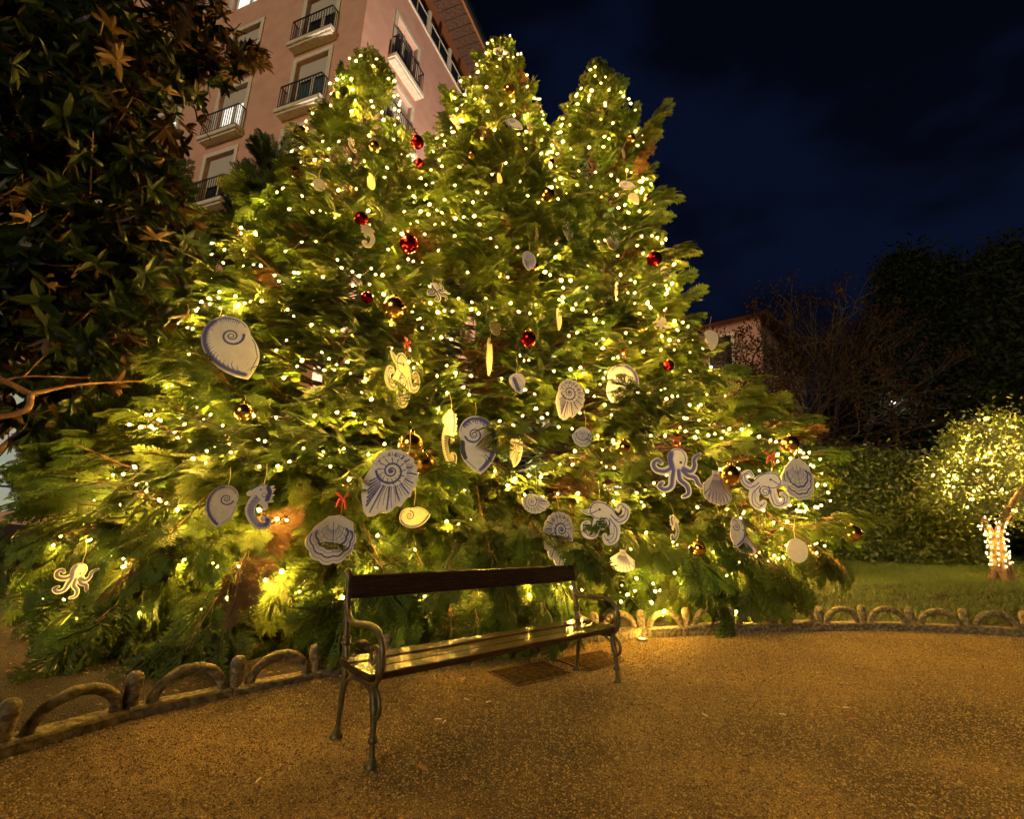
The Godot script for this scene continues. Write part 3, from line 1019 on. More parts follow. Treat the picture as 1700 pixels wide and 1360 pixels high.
# ---------------------------------------------------------------- ground
func build_ground() -> void:
	var ctr := Vector2(2.3, -1.2)
	var ks := []
	for k in curve(kerb, 5): ks.append([(k - ctr).angle(), (k - ctr).length()])
	var edge := func(a: float) -> float:
		var best := 9.5
		var found := false
		for k in ks.size() - 1:
			var a0: float = ks[k][0]; var a1: float = ks[k + 1][0]
			if a1 - a0 < -PI: a1 += TAU
			var aa := a
			if aa < minf(a0, a1): aa += TAU
			if aa >= a0 and aa <= a1:
				best = lerpf(ks[k][1], ks[k + 1][1], (aa - a0) / maxf(a1 - a0, 1e-5))
				found = true
		return best if found else 7.0
	var bump := FastNoiseLite.new()
	bump.seed = 5
	bump.frequency = 1.1
	var g := MB.new()
	var na := 220; var nr := 70
	for i in nr + 1:
		for k in na:
			var a := -PI + TAU * k / na
			var r: float = edge.call(a) * pow(float(i) / nr, 0.8)
			var p := ctr + Vector2.from_angle(a) * r
			g.vert(Vector3(p.x, plaza_y(p.x) + 0.002 * bump.get_noise_2d(p.x, p.y), p.y), Vector3.UP, p)
	for i in nr:
		for k in na:
			var k2 := (k + 1) % na
			g.quad(i * na + k, i * na + k2, (i + 1) * na + k2, (i + 1) * na + k)
	setting("gravel_plaza", g.mesh(gravel))
	var l := MB.new()
	var rings := [0.0, 0.3, 0.7, 1.2, 1.8, 2.4, 3.2, 4.2, 5.5, 7, 9, 12, 16, 22, 32, 60, 140, 400, 1200]
	for i in rings.size():
		for k in na:
			var a := -PI + TAU * k / na
			var r: float = edge.call(a) + rings[i] - (0.02 if i == 0 else 0.0)
			var p := ctr + Vector2.from_angle(a) * r
			var y := land_y(p.x, p.y) + 0.03 * bump.get_noise_2d(p.x, p.y)
			if i == 0: y -= 0.1
			l.vert(Vector3(p.x, y, p.y), Vector3.UP, p)
	for i in rings.size() - 1:
		for k in na:
			var k2 := (k + 1) % na
			l.quad(i * na + k, i * na + k2, (i + 1) * na + k2, (i + 1) * na + k)
	setting("ground", l.mesh(soil))
	# pebbles, laid in square patches of half a metre
	var stone := foliage_mat(0.75, 0.0)
	var pats := []
	for v in 5:
		var pb := MB.new()
		for k in 1500:
			var sz := rng.randf_range(0.0035, 0.0075) * (1.7 if rng.randf() < 0.05 else 1.0)
			var b := Basis(Vector3.UP, rng.randf() * TAU) * Basis(Vector3.RIGHT, rng.randf_range(-0.7, 0.7)) * Basis.from_scale(Vector3(sz, sz * rng.randf_range(0.5, 0.9), sz * rng.randf_range(0.6, 1.0)))
			var c := Color(0.10, 0.065, 0.022).lerp(Color(0.55, 0.395, 0.135), pow(rng.randf(), 1.3))
			if rng.randf() < 0.08: c = Color(0.24, 0.13, 0.06)
			pb.col = c
			pb.lathe([Vector2(0.3, -0.4), Vector2(1.0, 0.05), Vector2(0.45, 0.5)], 5, Vector3(rng.randf_range(-0.26, 0.26), sz * 0.22, rng.randf_range(-0.26, 0.26)), b)
		pats.append(pb.mesh(stone))
	var where := [[], [], [], [], []]
	for ix in range(-9, 18):
		for iz in range(-17, -1):
			var p := Vector2(ix + 0.5, iz + 0.5) * 0.5
			var d := p - ctr
			if d.length() > edge.call(d.angle()) + 0.12: continue
			if absf(p.x - 0.2) > 2.2 - p.y * 1.0: continue
			where[rng.randi_range(0, 4)].append(Transform3D(Basis(Vector3(1, plaza_y(p.x + 0.5) - plaza_y(p.x - 0.5), 0), Vector3.UP, Vector3.BACK) * Basis(Vector3.UP, PI / 2 * rng.randi_range(0, 3)), Vector3(p.x, plaza_y(p.x) + 0.001, p.y)))
	for v in 5: many("gravel_stones", pats[v], where[v], [], self)
	# lawn, in square patches of blades
	var grass := foliage_mat(0.6, 0.0)
	var tp := []
	for v in 3:
		var gb := MB.new()
		for k in 1500:
			var a := rng.randf() * TAU
			var o := Vector3(rng.randf_range(-0.52, 0.52), 0.0, rng.randf_range(-0.52, 0.52))
			var t := rng.randf()
			gb.col = Color(0.045, 0.10, 0.018).lerp(Color(0.12, 0.12, 0.03), t * t)
			for q in 2:
				a += rng.randf_range(1.0, 2.5)
				var hh := rng.randf_range(0.03, 0.065)
				var sd := Vector3(-sin(a), 0, cos(a)) * 0.0035
				gb.flat([o - sd, o + sd, o + Vector3(cos(a), 0, sin(a)) * hh * 0.6 + Vector3(0, hh, 0)], Vector3(0.3, 1, 0.2))
		tp.append(gb.mesh(grass))
	var gw := [[], [], []]
	for ix in range(3, 15):
		for iz in range(-15, -5):
			var p := Vector2(ix + 0.5, iz + 0.5)
			var d := p - ctr
			if d.length() - edge.call(d.angle()) < 0.45: continue
			var y := land_y(p.x, p.y)
			var nx := Vector3(1, land_y(p.x + 0.5, p.y) - land_y(p.x - 0.5, p.y), 0)
			var nz := Vector3(0, land_y(p.x, p.y + 0.5) - land_y(p.x, p.y - 0.5), 1)
			for rep in 2:
				var b := Basis(nx, Vector3.UP, nz) * Basis(Vector3.UP, PI / 2 * rng.randi_range(0, 3))
				gw[rng.randi_range(0, 2)].append(Transform3D(b, Vector3(p.x + 0.35 * rep, y + 0.01, p.y - 0.3 * rep)))
	for v in 3: many("lawn", tp[v], gw[v], [], self)
	# leaf litter on the bed and along the kerb
	var lf := MB.new()
	lf.flat([Vector3(-0.5, 0, 0), Vector3(-0.1, 0.06, 0.22), Vector3(0.5, 0.02, 0.02), Vector3(-0.05, 0.08, -0.2)], Vector3.UP)
	var dead := foliage_mat(0.8, 0.2)
	var lw := []; var lt := []
	while lw.size() < 5000:
		var x := rng.randf_range(-8.0, 9.0)
		var z := rng.randf_range(-11.0, -2.0)
		var d := Vector2(x, z) - ctr
		var over: float = d.length() - edge.call(d.angle())
		var y := 0.0
		if over > 0.08:
			if x > 3.5 and rng.randf() < 0.93: continue
			y = land_y(x, z) + 0.03 * bump.get_noise_2d(x, z)
		elif over > -0.5 and over < -0.1:
			if rng.randf() < 0.72: continue
			y = plaza_y(x) + 0.012 * bump.get_noise_2d(x, z)
		else:
			if over > -0.1 or rng.randf() < 0.95: continue
			y = plaza_y(x) + 0.012 * bump.get_noise_2d(x, z)
		lw.append(Transform3D(Basis(Vector3.UP, rng.randf() * TAU) * Basis(Vector3.RIGHT, rng.randf_range(-0.4, 0.4)) * Basis.from_scale(Vector3.ONE * rng.randf_range(0.02, 0.07)), Vector3(x, y + 0.012, z)))
		lt.append(Color(0.03, 0.014, 0.006).lerp(Color(0.12, 0.055, 0.018), rng.randf()))
	many("leaf_litter", lf.mesh(dead), lw, lt, self)

func build_small_ground_things() -> void:
	# two cover slabs behind the bench
	var k := 0
	for c in [[Vector3(0.30, 0.0, -4.92), "concrete cover slab lying in the gravel under the bench"], [Vector3(0.98, 0.0, -5.38), "rusty rimmed cover slab in the gravel behind the far bench legs"]]:
		var b := Basis(Vector3(0.80, 0, -0.60), Vector3.UP, Vector3(0.60, 0, 0.80))
		var o := thing("ground_cover", c[0] + Vector3(0, plaza_y(c[0].x), 0), c[1], "cover slab", "", b)
		var m := MB.new()
		m.plank(Vector3(0, -0.004, 0), Vector3(0.66, 0.03, 0.42), 0.004)
		part("slab", m.mesh(slab_mat), o)
		var f := MB.new()
		for s in [-1, 1]:
			f.box(Vector3(0, -0.005, s * 0.222), Vector3(0.70, 0.03, 0.016))
			f.box(Vector3(s * 0.341, -0.005, 0), Vector3(0.016, 0.03, 0.42))
		part("frame", f.mesh(rust), o)
		k += 1
	# cigarette ends and single dry leaves
	var spots := [Vector2(727, 1197), Vector2(737, 1202), Vector2(775, 1164), Vector2(811, 1168), Vector2(1170, 1199), Vector2(1405, 1196), Vector2(428, 1300), Vector2(1300, 1203)]
	var near := ["beside a second one in front of the bench", "with its filter towards the bench legs, one of two", "between the bench legs, pale end up", "on the lit gravel under the bench", "on open gravel in front of the lit kerb post", "alone on the gravel towards the lawn kerb", "by the front bench leg", "on the gravel farthest from the bench"]
	for q in spots.size():
		var d := ray(spots[q].x, spots[q].y)
		var p := Vector3(0, EYE, 0) + d * (EYE / -d.y)
		p.y = plaza_y(p.x) + 0.012
		var m := MB.new()
		m.tube([Vector3(-0.022, 0, 0), Vector3(0.006, 0.001, 0), Vector3(0.024, 0, 0.002)], [0.004], 7)
		var o := part(numbered("cigarette_end"), m.mesh(paper_mat), self, Transform3D(Basis(Vector3.UP, q * 1.3), p))
		tag(o, "cream cigarette end lying " + near[q], "cigarette end", "cigarette ends on the gravel")
	var leaf := MB.new()
	for s in [-1.0, 1.0]:
		leaf.flat([Vector3(-0.5, 0, 0), Vector3(-0.15, 0.1, 0.2 * s), Vector3(0.2, 0.12, 0.17 * s), Vector3(0.5, 0.05, 0), Vector3(0, 0.0, 0)], Vector3.UP)
	var lm := leaf.mesh(dry_leaf)
	var lv := [[768, 1135, "curled brown leaf lying by the near corner of the cover slab"], [868, 1100, "brown leaf lying on the cover slab under the bench"], [700, 1287, "tan leaf lying flat near the front bench foot"], [1420, 1222, "orange leaf on the open gravel towards the lawn"], [160, 1180, "pale leaf wedged under a kerb arch"]]
	for q in lv:
		var d := ray(q[0], q[1])
		var p := Vector3(0, EYE, 0) + d * (EYE / -d.y)
		p.y = plaza_y(p.x) + 0.03
		tag(part(numbered("fallen_leaf"), lm, self, Transform3D(Basis(Vector3.UP, float(q[0])) * Basis.from_scale(Vector3.ONE * 0.10), p)), q[2], "leaf")

# ---------------------------------------------------------------- hotel
const TH := 0.3805
var corner := Vector3(-6.43, 0, -14.65)
var hotel: Node3D
# a wall in its own axes: u along the wall, h up, out = away from the wall; openings [u0, u1, h0, h1]
func wall_with_openings(u1: float, h0: float, h1: float, holes: Array, map: Callable) -> MB:
	var us := [0.0, u1]; var hs := [h0, h1]
	for o in holes:
		us.append(o[0]); us.append(o[1]); hs.append(o[2]); hs.append(o[3])
	us.sort(); hs.sort()
	var m := MB.new()
	var out: Vector3 = map.call(0, 0, 1) - map.call(0, 0, 0)
	for i in us.size() - 1:
		if us[i + 1] - us[i] < 0.001: continue
		for j in hs.size() - 1:
			if hs[j + 1] - hs[j] < 0.001: continue
			var cu: float = (us[i] + us[i + 1]) / 2; var ch: float = (hs[j] + hs[j + 1]) / 2
			var open := false
			for o in holes:
				if cu > o[0] and cu < o[1] and ch > o[2] and ch < o[3]: open = true
			if not open:
				m.flat([map.call(us[i], hs[j], 0), map.call(us[i + 1], hs[j], 0), map.call(us[i + 1], hs[j + 1], 0), map.call(us[i], hs[j + 1], 0)], out)
	for o in holes:
		var c := [Vector2(o[0], o[2]), Vector2(o[1], o[2]), Vector2(o[1], o[3]), Vector2(o[0], o[3])]
		var mid := Vector2((o[0] + o[1]) / 2, (o[2] + o[3]) / 2)
		for k in 4:
			var a: Vector2 = c[k]; var b: Vector2 = c[(k + 1) % 4]
			var q := (a + b) * 0.5
			m.flat([map.call(a.x, a.y, 0), map.call(b.x, b.y, 0), map.call(b.x, b.y, -0.28), map.call(a.x, a.y, -0.28)], map.call(mid.x, mid.y, 0) - map.call(q.x, q.y, 0))
	# back face, so that the wall has thickness
	m.flat([map.call(0, h0, -0.34), map.call(u1, h0, -0.34), map.call(u1, h1, -0.34), map.call(0, h1, -0.34)], -out)
	m.flat([map.call(0, h1, 0), map.call(u1, h1, 0), map.call(u1, h1, -0.34), map.call(0, h1, -0.34)], Vector3.UP)
	return m

func bar(m: MB, map: Callable, u0: float, u1: float, h0: float, h1: float, o0: float, o1: float) -> void:
	var c: Vector3 = map.call((u0 + u1) / 2, (h0 + h1) / 2, (o0 + o1) / 2)
	var xu: Vector3 = (map.call(1, 0, 0) - map.call(0, 0, 0)).normalized()
	var zo: Vector3 = (map.call(0, 0, 1) - map.call(0, 0, 0)).normalized()
	m.box(c, Vector3(u1 - u0, h1 - h0, o1 - o0), Basis(xu, Vector3.UP, zo))

func hotel_window(map: Callable, u0: float, u1: float, h0: float, h1: float, lit: int, blind: float, balcony: bool) -> void:
	var m := MB.new()
	var w := 0.20
	bar(m, map, u0 - w, u0 - 0.002, h0, h1 + w, 0.002, 0.05)
	bar(m, map, u1 + 0.002, u1 + w, h0, h1 + w, 0.002, 0.05)
	bar(m, map, u0 - 0.001, u1 + 0.001, h1 + 0.002, h1 + w, 0.002, 0.048)
	var win := part("window", m.mesh(trim), hotel)
	var fr := MB.new()
	bar(fr, map, u0, u0 + 0.09, h0, h1, -0.26, -0.16)
	bar(fr, map, u1 - 0.09, u1, h0, h1, -0.26, -0.16)
	bar(fr, map, (u0 + u1) / 2 - 0.07, (u0 + u1) / 2 + 0.07, h0, h1, -0.258, -0.15)
	bar(fr, map, u0 + 0.002, u1 - 0.002, h1 - 0.09, h1, -0.257, -0.162)
	part("frame", fr.mesh(trim), win)
	var g := MB.new()
	bar(g, map, u0, u1, h0, h1, -0.24, -0.22)
	part("pane", g.mesh([dark_pane, lit_pane, teal_pane][lit]), win)
	if blind > 0.0:
		var s := MB.new()
		var y := h1 - 0.02
		while y > h1 - blind:
			bar(s, map, u0 + 0.05, u1 - 0.05, y - 0.078, y, -0.15, -0.132)
			y -= 0.08
		part("roller_shutter", s.mesh(shutter), win)
	if not balcony: return
	var sl := MB.new()
	bar(sl, map, u0 - 0.32, u1 + 0.32, h0 - 0.17, h0 - 0.01, 0.0, 0.42)
	bar(sl, map, u0 - 0.26, u1 + 0.26, h0 - 0.26, h0 - 0.172, 0.0, 0.34)
	var ba := part("balcony", sl.mesh(trim), hotel)
	var ra := MB.new()
	var a := u0 - 0.2; var b := u1 + 0.2
	bar(ra, map, a, b, h0 + 1.02, h0 + 1.06, 0.34, 0.38)
	bar(ra, map, a, b, h0 + 0.07, h0 + 0.10, 0.345, 0.375)
	for q in [a, b]:
		bar(ra, map, q - 0.018, q + 0.018, h0 + 1.022, h0 + 1.058, 0.02, 0.34)
		bar(ra, map, q - 0.015, q + 0.015, h0 + 0.072, h0 + 0.098, 0.02, 0.345)
	part("handrail", ra.mesh(black_iron), ba)
	var n := 15
	for k in n + 1:
		var q := lerpf(a, b, k / float(n))
		var r := MB.new()
		bar(r, map, q - 0.011, q + 0.011, h0 + 0.0, h0 + 1.02, 0.35, 0.372)
		piece("baluster", k, r.mesh(black_iron), ba, Transform3D.IDENTITY)
	var sd := MB.new()
	for q in [a, b]:
		for o in [0.1, 0.19, 0.27]: bar(sd, map, q - 0.011, q + 0.011, h0 + 0.1, h0 + 1.02, o, o + 0.02)
	tag(part("side_bars", sd.mesh(black_iron), ba), "", "", "", "stuff")

func build_hotel() -> void:
	hotel = thing("pink_hotel", Vector3.ZERO, "tall pink plastered hotel with cream framed windows and iron balconies behind the trees", "hotel")
	var dl := Vector3(-cos(TH), 0, -sin(TH)); var nl := Vector3(-sin(TH), 0, cos(TH))
	var dr := Vector3(sin(TH), 0, -cos(TH)); var nr := Vector3(cos(TH), 0, sin(TH))
	var left := func(u: float, h: float, o: float) -> Vector3: return corner + dl * u + nl * o + Vector3(0, h, 0)
	var right := func(u: float, h: float, o: float) -> Vector3: return corner + dr * u + nr * o + Vector3(0, h, 0)
	var tops := [22.45, 19.18, 15.78, 12.4, 9.1, 5.8]
	var hl := []; var hr := []
	var wl := []; var wr := []
	for c in 4:
		var u: float = [1.55, 5.9, 10.25, 14.6][c]
		for r in tops.size():
			wl.append([u, u + 1.66, tops[r] - 2.55, tops[r], r, c])
			hl.append([u, u + 1.66, tops[r] - 2.55, tops[r]])
		hl.append([u + (0.0 if c != 1 else 0.28), u + (1.66 if c != 1 else 2.3), 24.0, 26.1])
		wl.append([u + (0.0 if c != 1 else 0.28), u + (1.66 if c != 1 else 2.3), 24.0, 26.1, 9, c])
	for c in 2:
		var u: float = [1.85, 8.4][c]
		for r in tops.size():
			wr.append([u, u + 1.55, tops[r] - 2.35, tops[r] + 0.05, r, c])
			hr.append([u, u + 1.55, tops[r] - 2.35, tops[r] + 0.05])
	part("wall", wall_with_openings(18.0, 0.0, 29.0, hl, left).mesh(pink), hotel)
	part("wall", wall_with_openings(14.0, 0.0, 24.1, hr, right).mesh(pink), hotel)
	# rooms behind the panes are dark: a closed core
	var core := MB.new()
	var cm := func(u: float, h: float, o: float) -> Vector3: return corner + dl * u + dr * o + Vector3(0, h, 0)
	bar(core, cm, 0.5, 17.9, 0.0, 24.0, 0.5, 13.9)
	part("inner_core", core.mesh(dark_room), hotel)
	for w in wl:
		var r: int = w[4]; var c: int = w[5]
		if r == 9: hotel_window(left, w[0], w[1], w[2], w[3], 1 if c == 1 else 0, 0.0, false)
		else:
			var lit := 0
			var blind := 1.0
			if c == 0: blind = [1.0, 0.85, 1.4, 1.0, 0.4, 0.4][r]; lit = 2 if r == 1 else 0
			if c == 1: blind = [1.0, 0.75, 1.35, 1.2, 0.4, 0.4][r]; lit = 1 if r == 1 else 0
			if c == 2: blind = [0.0, 0.35, 0.8, 1.0, 0.4, 0.4][r]; lit = 1 if r == 1 else 0
			hotel_window(left, w[0], w[1], w[2], w[3], lit, blind, true)
	for w in wr:
		hotel_window(right, w[0], w[1], w[2], w[3], 0, 0.0 if w[4] == 0 else 1.1, true)
	# roof terrace on the flank: white sill, glass parapet between round posts, recessed top storey, deep wooden eave
	var s := MB.new()
	bar(s, right, 0.0, 14.0, 24.1, 24.2, -0.30, 0.07)
	part("sill", s.mesh(trim), hotel)
	var k := 0
	while k < 6:
		var u := 0.05 + 2.06 * k
		var p := MB.new()
		p.lathe([Vector2(0.13, 0.0), Vector2(0.13, 1.46), Vector2(0.10, 1.53), Vector2(0.002, 1.56)], 16, right.call(u, 24.2, -0.11))
		part("post", p.mesh(trim), hotel)
		var f := MB.new()
		bar(f, right, u + 0.14, u + 1.92, 25.16, 25.22, -0.09, -0.04)
		for q in [0.16, 0.98, 1.85]: bar(f, right, u + q, u + q + 0.05, 24.2, 25.16, -0.09, -0.04)
		var fm := part("parapet_frame", f.mesh(trim), hotel)
		var gl := MB.new()
		bar(gl, right, u + 0.16, u + 1.9, 24.22, 25.16, -0.07, -0.06)
		part("pane", gl.mesh(dark_pane), fm)
		k += 1
	var rw := MB.new()
	bar(rw, right, 0.34, 14.0, 28.0, 29.0, -1.4, -1.2)
	part("lintel", rw.mesh(ochre), hotel)
	for q in 7:
		var d := MB.new()
		bar(d, right, 0.5 + q * 1.95, 2.35 + q * 1.95, 24.0, 28.0, -1.36, -1.3)
		part("terrace_door", d.mesh(dark_pane), hotel)
	var ev := MB.new()
	bar(ev, right, -0.6, 14.6, 29.004, 29.2, -13.0, 0.46)
	part("roof", ev.mesh(eave_wood), hotel)
	var gt := MB.new()
	bar(gt, right, -0.6, 14.6, 28.9, 29.3, 0.464, 0.62)
	part("gutter", gt.mesh(black_iron), hotel)
	var el := MB.new()
	bar(el, right, -0.6, 14.6, 28.93, 29.002, 0.33, 0.45)
	part("fascia", el.mesh(ochre), hotel)
	for q in 26:
		var d := MB.new()
		bar(d, right, -0.3 + q * 0.56, -0.22 + q * 0.56, 28.94, 29.001, -1.19, 0.32)
		piece("rafter", q, d.mesh(eave_wood), hotel, Transform3D.IDENTITY)

	# floodlight on the ground behind the trees, washing the walls
	var fp := Vector3(3.2, 0.35, -12.6)
	fp.y = land_y(fp.x, fp.z) + 0.25
	var aim := (Vector3(-7.0, 19.0, -15.8) - fp).normalized()
	var zz := -aim
	var xx := Vector3.UP.cross(zz).normalized()
	var fl := thing("floodlight", fp, "black floodlight on the ground behind the cypresses, aimed at the hotel", "floodlight", "", Basis(xx, zz.cross(xx), zz))
	var h := MB.new()
	h.box(Vector3(0, 0, 0.06), Vector3(0.34, 0.26, 0.08))
	h.box(Vector3(0, -0.2, 0.06), Vector3(0.05, 0.16, 0.05))
	part("housing", h.mesh(black_iron), fl)
	var ln := MB.new()
	ln.box(Vector3(0, 0, 0.01), Vector3(0.30, 0.22, 0.012))
	part("lens", ln.mesh(glow_white), fl)
	var sp := SpotLight3D.new()
	sp.name = "beam"
	sp.light_color = lin(1.0, 0.80, 0.62)
	sp.light_energy = FLOOD
	sp.light_size = 0.15
	sp.spot_angle = 50.0
	sp.spot_angle_attenuation = 0.6
	sp.spot_range = 60.0
	sp.spot_attenuation = 2.0
	sp.shadow_enabled = true
	sp.position = Vector3(0, 0, -0.02)
	fl.add_child(sp, true)
const FLOOD := 800.0

# glazed ground floor pavilion glimpsed under the magnolia
func build_pavilion() -> void:
	var p := Vector3(-13.4, 0.9, -13.4)
	var xx := Vector3(0.72, 0, -0.69).normalized()
	var o := thing("glass_pavilion", p, "lit glazed pavilion with dark rails glimpsed under the magnolia", "pavilion", "", Basis(xx, Vector3.UP, xx.cross(Vector3.UP)))
	for k in 3:
		var m := MB.new()
		m.box(Vector3(-1.6 + k * 1.62, 1.75, 0), Vector3(1.5, 3.3, 0.03))
		part("window", m.mesh(pavilion_pane), o)
		var f := MB.new()
		f.box(Vector3(-0.79 + k * 1.62, 1.75, 0.0), Vector3(0.11, 3.5, 0.10))
		part("mullion", f.mesh(black_iron), o)
	var r := MB.new()
	r.box(Vector3(0, 3.55, -0.9), Vector3(5.2, 0.2, 2.2))
	part("roof", r.mesh(black_iron), o)
	for y in [0.75, 1.25]:
		var a := MB.new()
		a.tube([Vector3(-2.4, y, 0.5), Vector3(2.6, y, 0.5)], [0.03], 6)
		part("rail", a.mesh(black_iron), o)

# house beyond the park
func build_house() -> void:
	var p := Vector3(12.4, -0.6, -31.0)
	var b := Basis(Vector3.UP, -0.75)
	var o := thing("villa", p, "pinkish villa with bright windows half hidden behind the bare tree", "house", "", b)
	var w := MB.new()
	w.box(Vector3(0, 6.6, 0), Vector3(11, 13.2, 10))
	part("wall", w.mesh(villa_wall), o)
	var r := MB.new()
	var q := [Vector3(-6.1, 13.2, 5.6), Vector3(6.1, 13.2, 5.6), Vector3(6.1, 13.2, -5.6), Vector3(-6.1, 13.2, -5.6)]
	var t := [Vector3(-2.0, 15.6, 0), Vector3(2.0, 15.6, 0)]
	r.flat([q[0], q[1], t[1], t[0]], Vector3(0, 1, 1)); r.flat([q[2], q[3], t[0], t[1]], Vector3(0, 1, -1))
	r.flat([q[1], q[2], t[1]], Vector3(1, 1, 0)); r.flat([q[3], q[0], t[0]], Vector3(-1, 1, 0)); r.flat(q, Vector3.DOWN)
	part("roof", r.mesh(villa_roof), o)
	for row in 3:
		for k in 3:
			for side in 2:
				var c := Vector3(-3.4 + k * 3.4, 4.0 + row * 3.8, 5.02)
				var f := MB.new(); var g := MB.new()
				var bb := Basis.IDENTITY if side == 0 else Basis(Vector3.UP, -PI / 2)
				var d := 5.02 if side == 0 else 5.52
				c.z = d
				f.box(bb * c, Vector3(1.5, 2.1, 0.06), bb)
				var win := part("window", f.mesh(trim), o)
				g.box(bb * (c + Vector3(0, 0, 0.025)), Vector3(1.2, 1.8, 0.03), bb)
				part("pane", g.mesh(lit_pane if (row == 0 and k != 1) or (row == 1 and k == 2) else dark_pane), win)

func build_far_lamp() -> void:
	var p := reach(1483, 667, 19.0)
	var g := land_y(p.x, p.z)
	var o := thing("street_lamp", Vector3(p.x, g, p.z), "single white street lamp shining between the dark evergreens", "street lamp")
	var m := MB.new()
	m.tube([Vector3(0, 0, 0), Vector3(0, p.y - g - 0.1, 0)], [0.05, 0.035], 8)
	part("pole", m.mesh(black_iron), o)
	var l := MB.new()
	l.ball(Vector3.ZERO, 0.07, 14, 8)
	part("lamp", l.mesh(glow_white), o, Transform3D(Basis.IDENTITY, Vector3(0, p.y - g, 0)))
	var k := OmniLight3D.new()
	k.name = "glow"
	k.light_color = lin(1, 0.95, 0.85)
	k.light_energy = 1.2
	k.light_size = 0.06
	k.omni_range = 40.0
	k.omni_attenuation = 2.0
	k.shadow_enabled = true
	k.position = Vector3(0, p.y - g, 0)
	o.add_child(k, true)

# ---------------------------------------------------------------- other plants
func magnolia_leaf(sd: int) -> ArrayMesh: # 1 long along +x, dark gloss above, brown felt below
	var up := MB.new(); var dn := MB.new()
	var fold := 0.10 + 0.03 * (sd % 3)
	var droop := 0.10 * (sd % 4)
	var n := 5
	for s in [-1.0, 1.0]:
		for k in n:
			var t0 := float(k) / n; var t1 := float(k + 1) / n
			var w := func(t: float) -> float: return 0.19 * pow(sin(PI * clampf(t * 0.93 + 0.035, 0.0, 1.0)), 0.75) * (1.05 - 0.2 * t)
			var P := func(t: float, q: float, o: float) -> Vector3: return Vector3(t, -droop * t * t + q * fold * 2.2 * w.call(t) + o + 0.015 * sin(t * 9.0) * q, s * w.call(t) * q)
			up.flat([P.call(t0, 0.0, 0.0), P.call(t1, 0.0, 0.0), P.call(t1, 1.0, 0.0), P.call(t0, 1.0, 0.0)], Vector3.UP)
			dn.flat([P.call(t0, 0.0, -0.012), P.call(t1, 0.0, -0.012), P.call(t1, 1.0, -0.006), P.call(t0, 1.0, -0.006)], Vector3.DOWN)
	var m := up.mesh(mag_top)
	return dn.into(m, mag_under)

